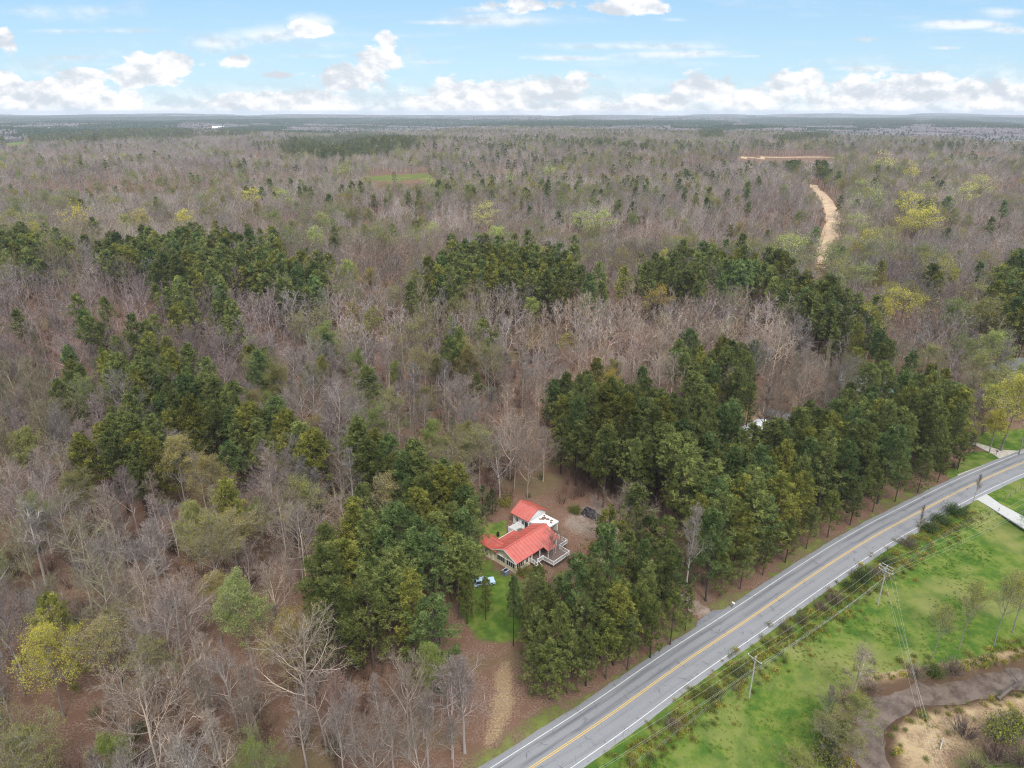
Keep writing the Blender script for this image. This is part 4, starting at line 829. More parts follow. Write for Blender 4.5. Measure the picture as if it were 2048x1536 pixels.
def gable(B, x0, x1, y0, y1, ze, zr, axis='x', th=.14, ro=None, ribs=True, m=0):
    """roof slabs; ridge along axis, ridge offset ro"""
    def pt(a, b, z): return (a, b, z) if axis == 'x' else (b, a, z)
    (a0, a1, b0, b1) = (x0, x1, y0, y1) if axis == 'x' else (y0, y1, x0, x1)
    r = ro if ro is not None else (b0 + b1) / 2
    for b in (b0, b1):
        vs = [pt(a0, b, ze), pt(a1, b, ze), pt(a1, r, zr), pt(a0, r, zr)]; vs += [(x, y, z - th) for x, y, z in vs]
        fs = [(0, 1, 2, 3), (7, 6, 5, 4), (0, 4, 5, 1), (1, 5, 6, 2), (3, 2, 6, 7), (0, 3, 7, 4)]; B.add(vs, fs, m)
        if ribs:
            k = int((a1 - a0) / .9)
            for i_ in range(k + 1):
                a = a0 + .05 + (a1 - a0 - .1) * i_ / k; B.bar(pt(a, b, ze + .02), pt(a, r, zr + .02), .06, .06, m)
    B.bar(pt(a0, r, zr + .03), pt(a1, r, zr + .03), .3, .06, m)
def gable_walls(B, x0, x1, y0, y1, z0, ze, zr, axis='x', r=None, m=0):
    if axis == 'x':
        r = (y0 + y1) / 2 if r is None else r; prof = [(y0, z0), (y1, z0), (y1, ze), (r, zr), (y0, ze)]; vs = [(x0, a, b) for a, b in prof] + [(x1, a, b) for a, b in prof]
    else:
        r = (x0 + x1) / 2 if r is None else r; prof = [(x0, z0), (x1, z0), (x1, ze), (r, zr), (x0, ze)]; vs = [(a, y0, b) for a, b in prof] + [(a, y1, b) for a, b in prof]
    n_ = 5; B.add(vs, [tuple(range(n_))[::-1], tuple(range(n_, 2 * n_))] + [(k, (k + 1) % n_, n_ + (k + 1) % n_, n_ + k) for k in range(n_)], m)
def window(par, axis, c, a, z, w, h, out=1, shut=True, frame=None):
    """axis 'x': lies in the plane x=c, centre a along y"""
    def bx(B, a0, a1, z0, z1, d0, d1):
        d0, d1 = sorted((c + out * d0, c + out * d1))
        if axis == 'x': B.box(d0, d1, a0, a1, z0, z1)
        else: B.box(a0, a1, d0, d1, z0, z1)
    F = MB()
    for q in ((a - w / 2 - .08, a - w / 2, z - h / 2, z + h / 2), (a + w / 2, a + w / 2 + .08, z - h / 2, z + h / 2), (a - w / 2 - .08, a + w / 2 + .08, z + h / 2, z + h / 2 + .09), (a - w / 2 - .08, a + w / 2 + .08, z - h / 2 - .09, z - h / 2), (a - .03, a + .03, z - h / 2, z + h / 2)): bx(F, *q, -.02, .07)
    f_ = F.build('window', frame or m_wht, par); G = MB(); bx(G, a - w / 2, a + w / 2, z - h / 2, z + h / 2, .0, .035); G.build('pane', m_glass, f_)
    if shut:
        for s_ in (-1, 1):
            S_ = MB(); q = a + s_ * (w / 2 + .30); bx(S_, q - .19, q + .19, z - h / 2 - .05, z + h / 2 + .05, .0, .05); S_.build('shutter', m_dk, par)
def door(par, axis, c, a, z0, w, h, out=1, m=None):
    B = MB(); lo, hi = sorted((c, c + out * .05)); (B.box(lo, hi, a - w / 2, a + w / 2, z0, z0 + h) if axis == 'x' else B.box(a - w / 2, a + w / 2, lo, hi, z0, z0 + h)); d_ = B.build('door', m or m_wht, par)
    H_ = MB(); lo, hi = sorted((c + out * .05, c + out * .12)); q = a + w * .35; (H_.box(lo, hi, q - .03, q + .03, z0 + .95, z0 + 1.08) if axis == 'x' else H_.box(q - .03, q + .03, lo, hi, z0 + .95, z0 + 1.08)); H_.build('handle', m_black, d_)
HX, HY = P0(940 + 640 / 9.309, 990 + 1010 / 9.309, 4.7); HA = R(46)
house = tag(empty('house', (HX, HY, 0), HA), 'cream ranch house under a long bright red metal roof, beside the railed deck', 'house')
w_ = MB(); gable_walls(w_, .25, 4.6, -3.1, 3.6, -.3, 3.0, 4.62, 'x', 0); gable_walls(w_, 4.602, 12.9, -1.7, 3.6, -.3, 3.0, 4.05, 'x', .9); gable_walls(w_, .1, 3.1, 3.602, 7.3, -.3, 2.9, 3.9, 'y'); w_.box(3.9, 8.6, 3.602, 5.4, -.3, 2.4); w_.build('wall', m_cream, house)
rf = MB(); gable(rf, -.25, 13.3, -3.75, 4.05, 2.95, 4.75, 'x', ro=0); rf.build('roof', m_red, house)
rf = MB(); gable(rf, -.35, 3.6, 2.0, 7.75, 2.98, 4.05, 'y'); rf.build('wing_roof', m_red, house)
rf = MB(); vs = [(3.8, 5.75, 2.5), (8.75, 5.75, 2.5), (8.75, 3.95, 2.86), (3.8, 3.95, 2.86)]; rf.add(vs + [(a, b, c - .1) for a, b, c in vs], [(3, 2, 1, 0), (4, 5, 6, 7), (0, 1, 5, 4), (1, 2, 6, 5), (3, 0, 4, 7), (2, 3, 7, 6)][:])
for k in range(6): rf.bar((3.9 + k * .95, 5.7, 2.53), (3.9 + k * .95, 3.98, 2.88), .06)
rf.build('lean_to_roof', m_red, house); rf = MB(); rf.box(3.75, 8.8, 5.76, 5.84, 2.36, 2.54); rf.box(3.7, 3.78, 3.95, 5.84, 2.4, 2.6); rf.build('gutter', m_wht, house)
rf = MB(); rf.add([(8.1, -5.2, 2.5), (10.9, -5.2, 2.5), (10.9, -3.5, 3.1), (8.1, -3.5, 3.1), (8.9, -3.3, 3.25), (10.1, -3.3, 3.25), (9.5, -4.2, 3.12)], [(0, 1, 6), (1, 2, 5, 6), (0, 6, 4, 3), (6, 5, 4), (0, 3, 2, 1)]); rf.build('porch_roof', m_red, house)
for a in (1.25, -1.55): window(house, 'x', .25, a, 1.75, 1.1, 1.35, -1)
window(house, 'x', .1, 5.6, 1.6, .9, 1.0, -1, False); window(house, 'y', -3.1, 1.6, 1.7, 1.0, 1.3, -1); window(house, 'y', -3.1, 3.6, 1.7, .7, 1.2, -1, False)
for a in (6.2, 9.4, 11.6): window(house, 'y', -1.7, a, 1.9, 1.3, 1.5, -1, False)
door(house, 'y', -1.7, 7.8, .75, .95, 2.0, -1); door(house, 'y', -1.7, 5.2, .75, .8, 2.0, -1)
window(house, 'x', 12.9, .3, 1.8, 1.0, 1.2, 1, False)
for a in (4.8, 7.3, 10.2, 12.7): b = MB(); b.box(a - .09, a + .09, -3.55, -3.37, .76, 2.92); b.build('porch_post', m_wht, house)
for a in (8.3, 10.7): b = MB(); b.box(a - .07, a + .07, -5.1, -4.96, .76, 2.48); b.build('porch_post', m_wht, house)
gb = MB(); gb.box(-.30, -.22, -3.7, 4.0, 2.72, 2.82); gb.bar((-.27, -3.75, 2.86), (-.27, 0, 4.66), .05, .2); gb.bar((-.27, 4.0, 2.86), (-.27, 0, 4.66), .05, .2); gb.build('gable_trim', m_wht, house)
v_ = MB(); v_.tube([(5.2, 1.5, 3.9), (5.2, 1.5, 4.7)], .07, 8); v_.build('vent_pipe', m_galv, house)
def hl(x, y, z=0): v = Matrix.Rotation(HA, 4, 'Z') @ Vector((x, y, z)); return (v.x + HX, v.y + HY, z)
def at_house(name, lab, cat, x=0, y=0, rz=0): return tag(empty(name, hl(x, y), HA + rz), lab, cat)
dk = at_house('wooden_deck', 'brown raised deck with white railings wrapping the front of the red-roofed house', 'deck')
dpoly = [(4.5, -1.72), (4.5, -4.7), (6.9, -4.7), (7.0, -7.7), (12.3, -7.7), (12.5, -4.65), (15.3, -4.6), (15.3, -1.0), (12.95, -1.0), (12.95, -1.72)]
b = MB(); n_ = len(dpoly); b.add([(x, y, .75) for x, y in dpoly] + [(x, y, .55) for x, y in dpoly], [tuple(range(n_)), tuple(range(2 * n_ - 1, n_ - 1, -1))] + [(k, n_ + k, n_ + (k + 1) % n_, (k + 1) % n_) for k in range(n_)]); b.build('deck_floor', m_deck, dk)
b = MB()
for x, y in ((4.7, -4.5), (7.2, -7.4), (12.1, -7.4), (9.7, -7.4), (15.1, -4.4), (15.1, -1.3), (12.6, -5), (7.1, -4.9)): b.box(x - .08, x + .08, y - .08, y + .08, -.9, .55)
b.build('deck_support', m_post, dk)
def railing(p, q):
    B = MB(); p = Vector((*p, 0)); q = Vector((*q, 0)); l = (q - p).length
    for z, w0 in ((1.72, .10), (.88, .07)): B.bar(p + Vector((0, 0, z)), q + Vector((0, 0, z)), w0, .07)
    k = max(2, int(l / .22))
    for i_ in range(k + 1): a = p.lerp(q, i_ / k); w0 = .14 if i_ in (0, k) or (l > 4 and i_ == k // 2) else .05; B.box(a.x - w0 / 2, a.x + w0 / 2, a.y - w0 / 2, a.y + w0 / 2, .75, 1.86 if w0 > .1 else 1.7)
    B.build('railing', m_wht, dk)
for a, c_ in (((5.3, -4.6), (6.85, -4.6)), ((7.0, -4.75), (7.08, -7.6)), ((7.1, -7.62), (12.2, -7.62)), ((12.25, -7.6), (12.45, -4.7)), ((12.5, -4.55), (15.2, -4.55)), ((15.22, -4.5), (15.22, -3.0)), ((15.22, -2.2), (15.22, -1.1)), ((15.2, -1.06), (13.1, -1.06)), ((4.58, -3.4), (4.58, -4.5))): railing(a, c_)
b = MB()
for k in range(4): b.box(4.65, 5.25, -4.75 - .3 * (k + 1), -4.75 - .3 * k, .55 - .18 * k - .05, .58 - .18 * k)
for x in (4.6, 5.3): b.bar((x, -4.7, .6), (x, -5.9, -.1), .06, .25); b.bar((x, -4.7, 1.6), (x, -5.9, .9), .06, .08); b.box(x - .05, x + .05, -5.95, -5.85, -.3, .95)
b.build('steps', m_wht, dk)
ga_ = at_house('garage', 'white walled garage with a red gabled roof behind the ranch house', 'garage')
b = MB(); gable_walls(b, 13.6, 19.5, 5.7, 10.6, -.3, 2.8, 4.55, 'y'); b.build('wall', m_wht, ga_); b = MB(); gable(b, 13.1, 20.0, 5.3, 11.0, 2.85, 4.7, 'y'); b.build('roof', m_red, ga_)
for a in (7.3, 9.3): window(ga_, 'x', 13.6, a, 1.5, .8, .9, -1, False)
door(ga_, 'x', 13.6, 6.3, 0, .9, 2.0, -1, m_dk); b = MB(); b.box(19.5, 19.56, 7, 9.8, 0, 2.3); b.build('garage_door', m_wht, ga_)
cp = at_house('carport', 'flat white-roofed carport strewn with brown leaves between house and garage', 'carport')
b = MB(); b.box(13.7, 18.3, .7, 5.25, 2.45, 2.62); b.box(13.7, 18.3, .62, .7, 2.35, 2.72); b.box(13.62, 13.7, .62, 5.25, 2.35, 2.72); b.box(18.3, 18.38, .62, 5.25, 2.35, 2.72); b.build('roof', m_wroof, cp)
b = MB(); b.box(13.75, 13.9, .75, 5.2, -.3, 2.45); b.box(18.1, 18.25, .75, 5.2, -.3, 2.45); b.box(13.9, 18.1, 5.05, 5.2, -.3, 2.45); b.build('wall', m_wht, cp)
b = MB(); rg = random.Random(5)
for cx_, cy_, rr in ((16.9, 3.9, .8), (17.3, 3.0, .6), (17.6, 2.1, .5), (16.1, 4.4, .4), (15.4, 2.6, .25), (16.8, 1.6, .5), (17.9, 4.6, .4), (14.8, 4.1, .2)):
    k = 11; b.add([(cx_ + math.cos(j * 6.283 / k) * rr * rg.uniform(.5, 1.2), cy_ + math.sin(j * 6.283 / k) * rr * rg.uniform(.4, 1), 2.625) for j in range(k)] + [(cx_, cy_, 2.70)], [(j, (j + 1) % k, k) for j in range(k)])
b.build('leaf_litter', m_debris, cp)
fe = at_house('privacy_fence', 'white board privacy fence around the patio behind the house', 'fence')
def panels(B, p, q, h0, w=.06, z0=-.2):
    p = Vector((*p, 0)); q = Vector((*q, 0)); k = max(1, int((q - p).length / 1.2)); d_ = (q - p) / k
    for i_ in range(k): a = p + d_ * (i_ + .03); c = p + d_ * (i_ + .97); B.bar(a + Vector((0, 0, (h0 + z0) / 2)), c + Vector((0, 0, (h0 + z0) / 2)), w, h0 - z0); 
b = MB(); panels(b, (9.9, 8.3), (13.5, 8.0), 1.7); panels(b, (9.85, 8.3), (9.85, 5.9), 1.7); b.build('fence_panel', m_wht, fe)
b = MB()
for x, y in ((9.85, 8.35), (11.1, 8.25), (12.3, 8.15), (13.5, 8.05), (9.85, 7.1), (9.85, 5.8)): b.box(x - .07, x + .07, y - .07, y + .07, -.2, 1.9)
b.build('fence_post', m_wht, fe)
slabp = MB(); slabp.box(9.9, 13.6, 4.1, 8.2, -.1, .06); slabp.box(13.2, 14, .7, 5.6, -.1, .055); pt = slabp.build('patio', m_concp); pt.location = (HX, HY, 0); pt.rotation_euler = (0, 0, HA); tag(pt, kind='structure')
tb = at_house('patio_table', 'dark patio table with benches on the concrete behind the house', 'table', 11.6, 6.5)
b = MB(); b.box(-.9, .9, -.45, .45, .72, .78); b.build('table_top', m_dlog, tb)
for sx_ in (-.75, .75):
    for sy_ in (-.35, .35): b = MB(); b.box(sx_ - .05, sx_ + .05, sy_ - .05, sy_ + .05, .06, .72); b.build('leg', m_black, tb)
for s_ in (-.85, .85): b = MB(); b.box(-.9, .9, s_ - .16, s_ + .16, .42, .47); b.box(-.7, -.62, s_ - .1, s_ + .1, .06, .42); b.box(.62, .7, s_ - .1, s_ + .1, .06, .42); b.build('bench', m_dlog, tb)
gr_ = at_house('barbecue_grill', 'small dark covered barbecue on the patio against the lean-to', 'grill', 9.6 + .9, 5.0)
b = MB(); b.box(-.5, .5, -.3, .3, .5, .85); b.box(-.4, .4, -.25, .25, .85, 1.1); b.build('hood', m_black, gr_); b = MB(); [b.box(x - .03, x + .03, y - .03, y + .03, .06, .5) for x in (-.4, .4) for y in (-.22, .22)]; b.build('stand', m_galv, gr_)
ac_ = at_house('air_conditioner', 'grey blue air conditioning unit on the grass by the gable wall', 'air conditioner', -1.3, -1.6)
b = MB(); b.box(-.65, .65, -.6, .6, .05, .95); b.build('cabinet', m_blue, ac_); b = MB(); b.tube([(0, 0, .95), (0, 0, 1.0)], .42, 16); b.build('fan_guard', m_black, ac_); b = MB(); [b.box(-.66 + .0, .66, -.61 + k * .0 - .0, .61, .15 + k * .16, .18 + k * .16) for k in range(5)]; b.build('louvre', m_galv, ac_); b = MB(); b.box(-.7, .7, -.5, -.43, .96, 1.02); b.box(-.7, .7, .43, .5, .96, 1.02); b.build('top_rail', m_wht, ac_)
def thing_at(name, u, v, rz, lab, cat, dz=0): x, y, h = ground_at(u, v); return tag(empty(name, (x, y, h + dz), rz), lab, cat)
br = thing_at('burn_barrel', 996, 1072, 0, 'black steel burn barrel in the back yard left of the patio', 'barrel')
b = MB(); b.tube([(0, 0, 0), (0, 0, .95)], .32, 14, cap=False); b.tube([(0, 0, .3), (0, 0, .34)], .34, 14, cap=False); b.tube([(0, 0, .9), (0, 0, .95)], .345, 14, cap=False); b.build('drum', m_black, br); b = MB(); b.tube([(0, 0, .6), (0, 0, .62)], .31, 12); b.build('ash', m_debris, br)
sd = thing_at('satellite_dish', 936, 1037, R(150), 'white satellite dish on a post at the wood edge left of the garage', 'satellite dish')
b = MB(); b.tube([(0, 0, 0), (0, 0, 1.7)], .04, 6); b.build('post', m_galv, sd)
for sx_ in (-.45, .45):
    b = MB(); vs = [(sx_, -.12, 1.7)]; rings = [(.2, -.10), (.38, -.02), (.5, .08)]
    for r_, o_ in rings:
        for j in range(14): a = j * 6.283 / 14; vs.append((sx_ + math.cos(a) * r_, o_, 1.7 + math.sin(a) * r_))
    fs = [(0, 1 + j, 1 + (j + 1) % 14) for j in range(14)] + [(1 + 14 * r_ + j, 15 + 14 * r_ + j, 15 + 14 * r_ + (j + 1) % 14, 1 + 14 * r_ + (j + 1) % 14) for r_ in range(2) for j in range(14)]
    b.add(vs, fs); o_ = b.build('dish', m_wht, sd); md = o_.modifiers.new('s', 'SOLIDIFY'); md.thickness = .03
# vehicles
def car(name, u, v, rz, lab, paint, roofm=None, L_=4.7, suv=True):
    c = thing_at(name, u, v, rz, lab, 'car', 0)
    W_ = .92; b = MB(); hood = .95 if suv else .85; top = 1.72 if suv else 1.42
    prof = [(-L_ / 2, .35), (L_ / 2, .35), (L_ / 2, .72), (L_ / 2 - .25, hood - .08), (L_ / 2 - 1.35, hood), (-L_ / 2 + .1, hood), (-L_ / 2, .8)]
    n_ = len(prof); b.add([(x, -W_, z) for x, z in prof] + [(x, W_, z) for x, z in prof], [tuple(range(n_))[::-1], tuple(range(n_, 2 * n_))] + [(k, (k + 1) % n_, n_ + (k + 1) % n_, n_ + k) for k in range(n_)]); b.build('body', paint, c)
    x0, x1 = -L_ / 2 + .15, L_ / 2 - 1.35; b = MB(); b.add([(x0, -.88, hood), (x1, -.88, hood), (x1, .88, hood), (x0, .88, hood), (x0 + .35, -.7, top), (x1 - .75, -.7, top), (x1 - .75, .7, top), (x0 + .35, .7, top)], [(0, 1, 5, 4), (1, 2, 6, 5), (2, 3, 7, 6), (3, 0, 4, 7), (4, 5, 6, 7)]); b.build('window', m_glass, c)
    b = MB(); b.box(x0 + .33, x1 - .73, -.72, .72, top + .003, top + .05)
    for s_ in (-1, 1):
        for xa, xb in ((x0, x0 + .35), (x1, x1 - .75), ((x0 + x1) / 2 - .1, (x0 + x1) / 2 - .1)): b.bar((xa, s_ * .89, hood), (xb, s_ * .71, top), .07)
    b.build('roof', roofm or paint, c)
    for sx_ in (-1, 1):
        for s_ in (-1, 1): b = MB(); b.tube([(sx_ * L_ * .31, s_ * .72, .34), (sx_ * L_ * .31, s_ * .95, .34)], .34, 16); w0 = b.build('wheel', m_tyre, c); b = MB(); b.tube([(sx_ * L_ * .31, s_ * .951, .34), (sx_ * L_ * .31, s_ * .965, .34)], .2, 12); b.build('rim', m_galv, w0)
    for s_ in (-.65, .65): b = MB(); b.box(L_ / 2 - .02, L_ / 2 + .02, s_ - .16, s_ + .16, .6, .75); b.build('headlight', m_wht, c)
    return c
car('parked_car', 1183, 1034, R(-40), 'dark navy parked car under a bare tree at the edge of the gravel yard', m_navy)
car('parked_car', 968, 1168, R(15), 'pale blue parked car half hidden under the pines beside the lawn', m_lblue, m_lblue, 4.4, False)
# other buildings
def cottage(name, u, v, rz, lab, L_, W_, ze, zr, mw, mr, nwin=3, cat='house', pier=0):
    c = thing_at(name, u, v, rz, lab, cat); b = MB(); gable_walls(b, -L_ / 2, L_ / 2, -W_ / 2, W_ / 2, -.8, ze, zr - .12, 'x'); b.build('wall', mw, c); b = MB(); gable(b, -L_ / 2 - .35, L_ / 2 + .35, -W_ / 2 - .4, W_ / 2 + .4, ze - .02, zr, 'x'); b.build('roof', mr, c)
    for k in range(nwin): a = -L_ / 2 + L_ * (k + .5) / nwin; (door(c, 'y', -W_ / 2, a, .2, .9, 2.0, -1, m_dk) if k == nwin // 2 else window(c, 'y', -W_ / 2, a, 1.5, 1.0, 1.1, -1, False)); window(c, 'y', W_ / 2, a, 1.5, .9, 1.0, 1, False)
    window(c, 'x', L_ / 2, 0, 1.5, .9, 1.0, 1, False); window(c, 'x', -L_ / 2, 0, 1.5, .9, 1.0, -1, False)
    return c
cottage('mobile_home', 1507, 868, R(40), 'white mobile home peeking out between the pines below the orange clearing', 11, 4, 2.5, 3.1, m_wht, m_wroof, 3, 'mobile home')
cottage('shed', 1553, 842, R(-35), 'dark roofed shed beside the orange clearing, above the white mobile home', 7, 4.5, 2.3, 3.5, m_grey, m_grey, 1, 'shed')
cottage('barn', 1722, 775, R(-20), 'pale barn with a broad grey metal roof among pine trunks', 14, 9, 3.2, 5.2, m_wht, m_galv, 3, 'barn')
cottage('house', 1778, 792, R(-30), 'house with a teal metal roof behind the pines, right of the grey barn', 11, 7.5, 2.8, 4.4, m_cream, m_teal, 3)
cottage('house', 1822, 842, R(-30), 'white house glimpsed through the right end of the roadside pines', 12, 8, 2.8, 4.4, m_wht, m_wroof, 3)
cottage('house', 2012, 746, R(22), 'white gabled cottage with a dark grey roof at the right edge', 13, 8, 3, 5.2, m_wht, m_grey, 3)
cottage('farm_building', 437, 254, R(10), 'pale farm building far off at the upper left, in a clearing', 60, 34, 8, 17, m_wht, m_wroof, 3, 'farm building')
# ------------------------------------------------------------------ utility line
def pole(u, v, H, ang, lab, arms=1, pos=None, lean=0):
    if pos is None: x, y, h = ground_at(u, v)
    else: x, y = pos; h = float(hgt(x, y))
    p = tag(empty('utility_pole', (x, y, h), ang), lab, 'utility pole', None); p.rotation_euler = (lean, 0, ang); b = MB(); b.tube([(0, 0, -1), (0, 0, H * .5), (0, 0, H)], [.13, .11, .09], 10); b.build('post', m_pole, p); ends = []
    for k in range(arms):
        z = H - .35 - .75 * k; b = MB(); o_ = .16; b.box(-o_ - .045, -o_ + .045, -1.2, 1.2, z - .05, z + .05); b.bar((-o_, -.75, z), (-.1, 0, z - .7), .05); b.bar((-o_, .75, z), (-.1, 0, z - .7), .05); b.build('crossarm', m_pole, p)
        for s_ in (-1.25, 1.25): b = MB(); b.tube([(-o_, s_, z + .07), (-o_, s_, z + .2), (-o_, s_, z + .3)], [.05, .08, .04], 8); b.build('insulator', m_wht, p)
    b = MB(); b.tube([(0, 0, H), (0, 0, H + .15), (0, 0, H + .26)], [.05, .08, .04], 8); b.build('insulator', m_wht, p)
    Mx = Matrix.Translation((x, y, h)) @ Matrix.Rotation(ang, 4, 'Z')
    return [Mx @ Vector((-.16, -1.25, H - .05)), Mx @ Vector((0, 0, H + .26)), Mx @ Vector((-.16, 1.25, H - .05)), Mx @ Vector((.12, 0, H - 2.6))]
q1 = ground_at(1498, 1395); q2 = ground_at(1755, 1210); dv = Vector((q2[0] - q1[0], q2[1] - q1[1])); la = math.atan2(dv.y, dv.x)
w1 = pole(1498, 1395, 8.6, la, 'grey wooden utility pole standing in the meadow nearest the camera'); 
w2 = pole(1755, 1210, 9.2, la, 'utility pole with stacked crossarms in the meadow by the ditch brush', 2)
b = MB(); b.box(.10, .22, -.08, .08, 7.9, 8.05); T2 = [o_ for o_ in bpy.data.objects if o_.name.startswith('utility_pole')][-1]; b.bar((.3, -1.1, 9.2), (.3, 1.1, 9.2), .1); b.build('brace', m_pole, T2); b = MB(); b.tube([(.28, .3, 7.4), (.28, .3, 8.3)], .2, 10); b.build('transformer', m_galv, T2)
a3 = P0(2000, 1025, 9.0); p3 = (q2[0] + (a3[0] - q2[0]) * 1.6, q2[1] + (a3[1] - q2[1]) * 1.6); a0 = P0(1150, 1534, 9.0); p0_ = (q1[0] + (a0[0] - q1[0]) * 1.35, q1[1] + (a0[1] - q1[1]) * 1.35); a4 = P0(1868, 1500, 7.5); p4 = (q2[0] + (a4[0] - q2[0]) * 1.5, q2[1] + (a4[1] - q2[1]) * 1.5)
w3 = pole(0, 0, 9.6, la, 'utility pole beyond the right edge', 1, p3); w0_ = pole(0, 0, 9.4, la, 'utility pole below the bottom edge', 1, p0_); w4 = pole(0, 0, 9.4, math.atan2(p4[1] - q2[1], p4[0] - q2[0]), 'utility pole across the creek', 1, p4)
def wires(A_, B_, where):
    for k, (a, c) in enumerate(zip(A_, B_)):
        pts = [a.lerp(c, i_ / 14) - Vector((0, 0, 1.0 * 4 * (i_ / 14) * (1 - i_ / 14))) for i_ in range(15)]; B = MB(); B.tube(pts, .012, 4, cap=False)
        o_ = B.build('power_line', m_wire); tag(o_, ('nearest the road', 'on the pole tops', 'farthest from the road', 'slung lowest on the posts')[k] and 'thin pale wire %s, %s' % (('on the left arm tips', 'on the pole tops', 'on the right arm tips', 'slung lowest on the posts')[k], where), 'power line', 'wires of the utility line')
wires(w0_, w1, 'running off the bottom edge'); wires(w1, w2, 'between the two meadow poles'); wires(w2, w3, 'running up to the right edge'); wires(w2, w4, 'crossing the creek')
# mailboxes, road sign, fences
def mailbox(u, v, rz, lab, m, lean=0):
    x, y, h = ground_at(u, v); p = tag(empty('mailbox', (x, y, h), rz), lab, 'mailbox'); p.rotation_euler = (lean, lean, rz); b = MB(); b.box(-.05, .05, -.05, .05, -.2, 1.1); b.build('post', m_post, p); b = MB(); pr = [(-.12, 0), (.12, 0), (.12, .16), (.07, .26), (-.07, .26), (-.12, .16)]; b.add([(x_, -.3, 1.1 + z_) for x_, z_ in pr] + [(x_, .3, 1.1 + z_) for x_, z_ in pr], [(5, 4, 3, 2, 1, 0), (6, 7, 8, 9, 10, 11)] + [(k, (k + 1) % 6, 6 + (k + 1) % 6, 6 + k) for k in range(6)]); b.build('box', m, p)
    b = MB(); b.box(.12, .15, -.1, .1, 1.25, 1.45); b.build('flag', m_red, p)
mailbox(1463, 1216, R(50), 'white mailbox leaning on the verge beside the gravel drive mouth', m_wht, .15); mailbox(1992, 910, R(30), 'black mailbox at the pale driveway across the road', m_black)
def fence_run(pix, step, lab, hgt_=1.25, ww=True):
    pts = resample(chaikin([P0(u, v) for u, v in pix], 1), step); x0, y0 = pts[0]; f_ = tag(empty('wire_fence', (x0, y0, float(hgt(x0, y0)))), lab, 'fence'); rg = random.Random(len(lab)); zs = [float(hgt(x, y)) - float(hgt(x0, y0)) for x, y in pts]
    for (x, y), z in zip(pts, zs): b = MB(); lx, ly = rg.uniform(-.08, .08), rg.uniform(-.08, .08); b.tube([(x - x0, y - y0, z - .3), (x - x0 + lx, y - y0 + ly, z + hgt_)], .07, 6); b.build('post', m_post, f_)
    b = MB()
    for hz__ in (.4, .75, 1.1):
        for k in range(len(pts) - 1): b.bar((pts[k][0] - x0, pts[k][1] - y0, zs[k] + hz__), (pts[k + 1][0] - x0, pts[k + 1][1] - y0, zs[k + 1] + hz__), .01)
    b.build('wire_strand', m_wire, f_)
fence_run([(1262, 1536), (1336, 1484), (1430, 1407), (1528, 1336), (1640, 1252), (1700, 1214), (1778, 1158), (1880, 1075), (1960, 1035), (1998, 1022)], 3.5, 'wooden post and wire fence along the ditch between road and meadow')
fence_run([(2010, 1000), (2030, 985), (2060, 968), (2120, 935)], 3.0, 'wooden post fence beyond the paved driveway at the right edge')
# ------------------------------------------------------------------ single trees and shrubs in the open
def lone(kind_, var, u, v, H, tn, lab, cat, name=None, sxy=1.0, lod=0, rot=None, group=None):
    x, y, h = ground_at(u, v); return put_tree(kind_, lod, var, x, y, h, H, rot if rot is not None else (u * .37) % 6.28, tn, lab, group, cat, name, sxy)
lone('bare_tree', 1, 1368, 1208, 23, (1.15, 1.12, 1.08), 'tall pale dead snag beside the gravel drive mouth', 'dead tree', 'dead_tree', .8)
lone('pine_tree', 3, 1027, 1292, 15.5, (.8, .9, 1), 'slim lone pine on the lawn just below the ranch house', 'pine tree', None, .62)
lone('bare_tree', 2, 1107, 1136, 8.5, (.62, .56, .54), 'small dark bare tree growing in front of the deck', 'bare tree', None, 1.1)
lone('bare_tree', 0, 1192, 1090, 12, (.85, .78, .76), 'dark-limbed bare tree between gravel yard and navy car', 'bare tree')
lone('bare_tree', 2, 1240, 1060, 8, (1.05, .95, .9), 'low brown bare tree at the right side of the gravel yard', 'bare tree')
lone('cedar_tree', 0, 966, 1046, 10, (.34, .48, .55), 'very dark cedar left of the red-roofed garage', 'cedar'); lone('cedar_tree', 1, 985, 1028, 7, (.36, .50, .55), 'smaller dark cedar right behind the big one by the garage', 'cedar')
lone('cedar_tree', 1, 1935, 912, 8, (.5, .6, .6), 'dark green cedar at the right tip of the roadside wood', 'cedar')
lone('bare_tree', 4, 1705, 1398, 11.5, (1.15, 1.1, .95), 'pale bare tree standing alone on the creek bank in the meadow', 'bare tree', None, 1.3)
lone('bare_tree', 3, 1652, 1432, 7, (.75, .70, .68), 'thin grey sapling cluster left of the creek bend', 'bare tree', None, 1.4)
lone('budding_tree', 0, 1690, 1478, 8.5, (.62, .66, .75), 'yellow green leafing tree left of the creek bend', 'leafing tree', None, 1.5); lone('budding_tree', 3, 1640, 1500, 7, (.60, .60, .8), 'olive leafing tree at the meadow corner by the creek', 'leafing tree', None, 1.5)
lone('budding_tree', 3, 1700, 1540, 6.5, (.7, .66, .85), 'brownish leafing tree at the bottom edge beside the creek', 'leafing tree', None, 1.4); lone('budding_tree', 0, 1590, 1560, 5, (.72, .78, .75), 'low yellow green tree at the bottom edge of the meadow', 'leafing tree', None, 1.5)
for q, (u, v, H, tn, lb) in enumerate([(1862, 1322, 12, (.9, .92, .8), 'slender leaning bare tree above the creek, leftmost of three'), (1918, 1298, 14, (.95, .95, .8), 'slender bare tree above the creek, middle of three'), (1988, 1290, 15, (1, 1, .85), 'slender bare tree above the creek, rightmost of three')]): lone('budding_tree', 3, u, v, H, tn, lb, 'leafing tree', None, .8)
lone('budding_tree', 3, 2025, 1265, 12, (.8, .82, .75), 'hazy olive tree at the right edge above the creek', 'leafing tree', None, 1.2)
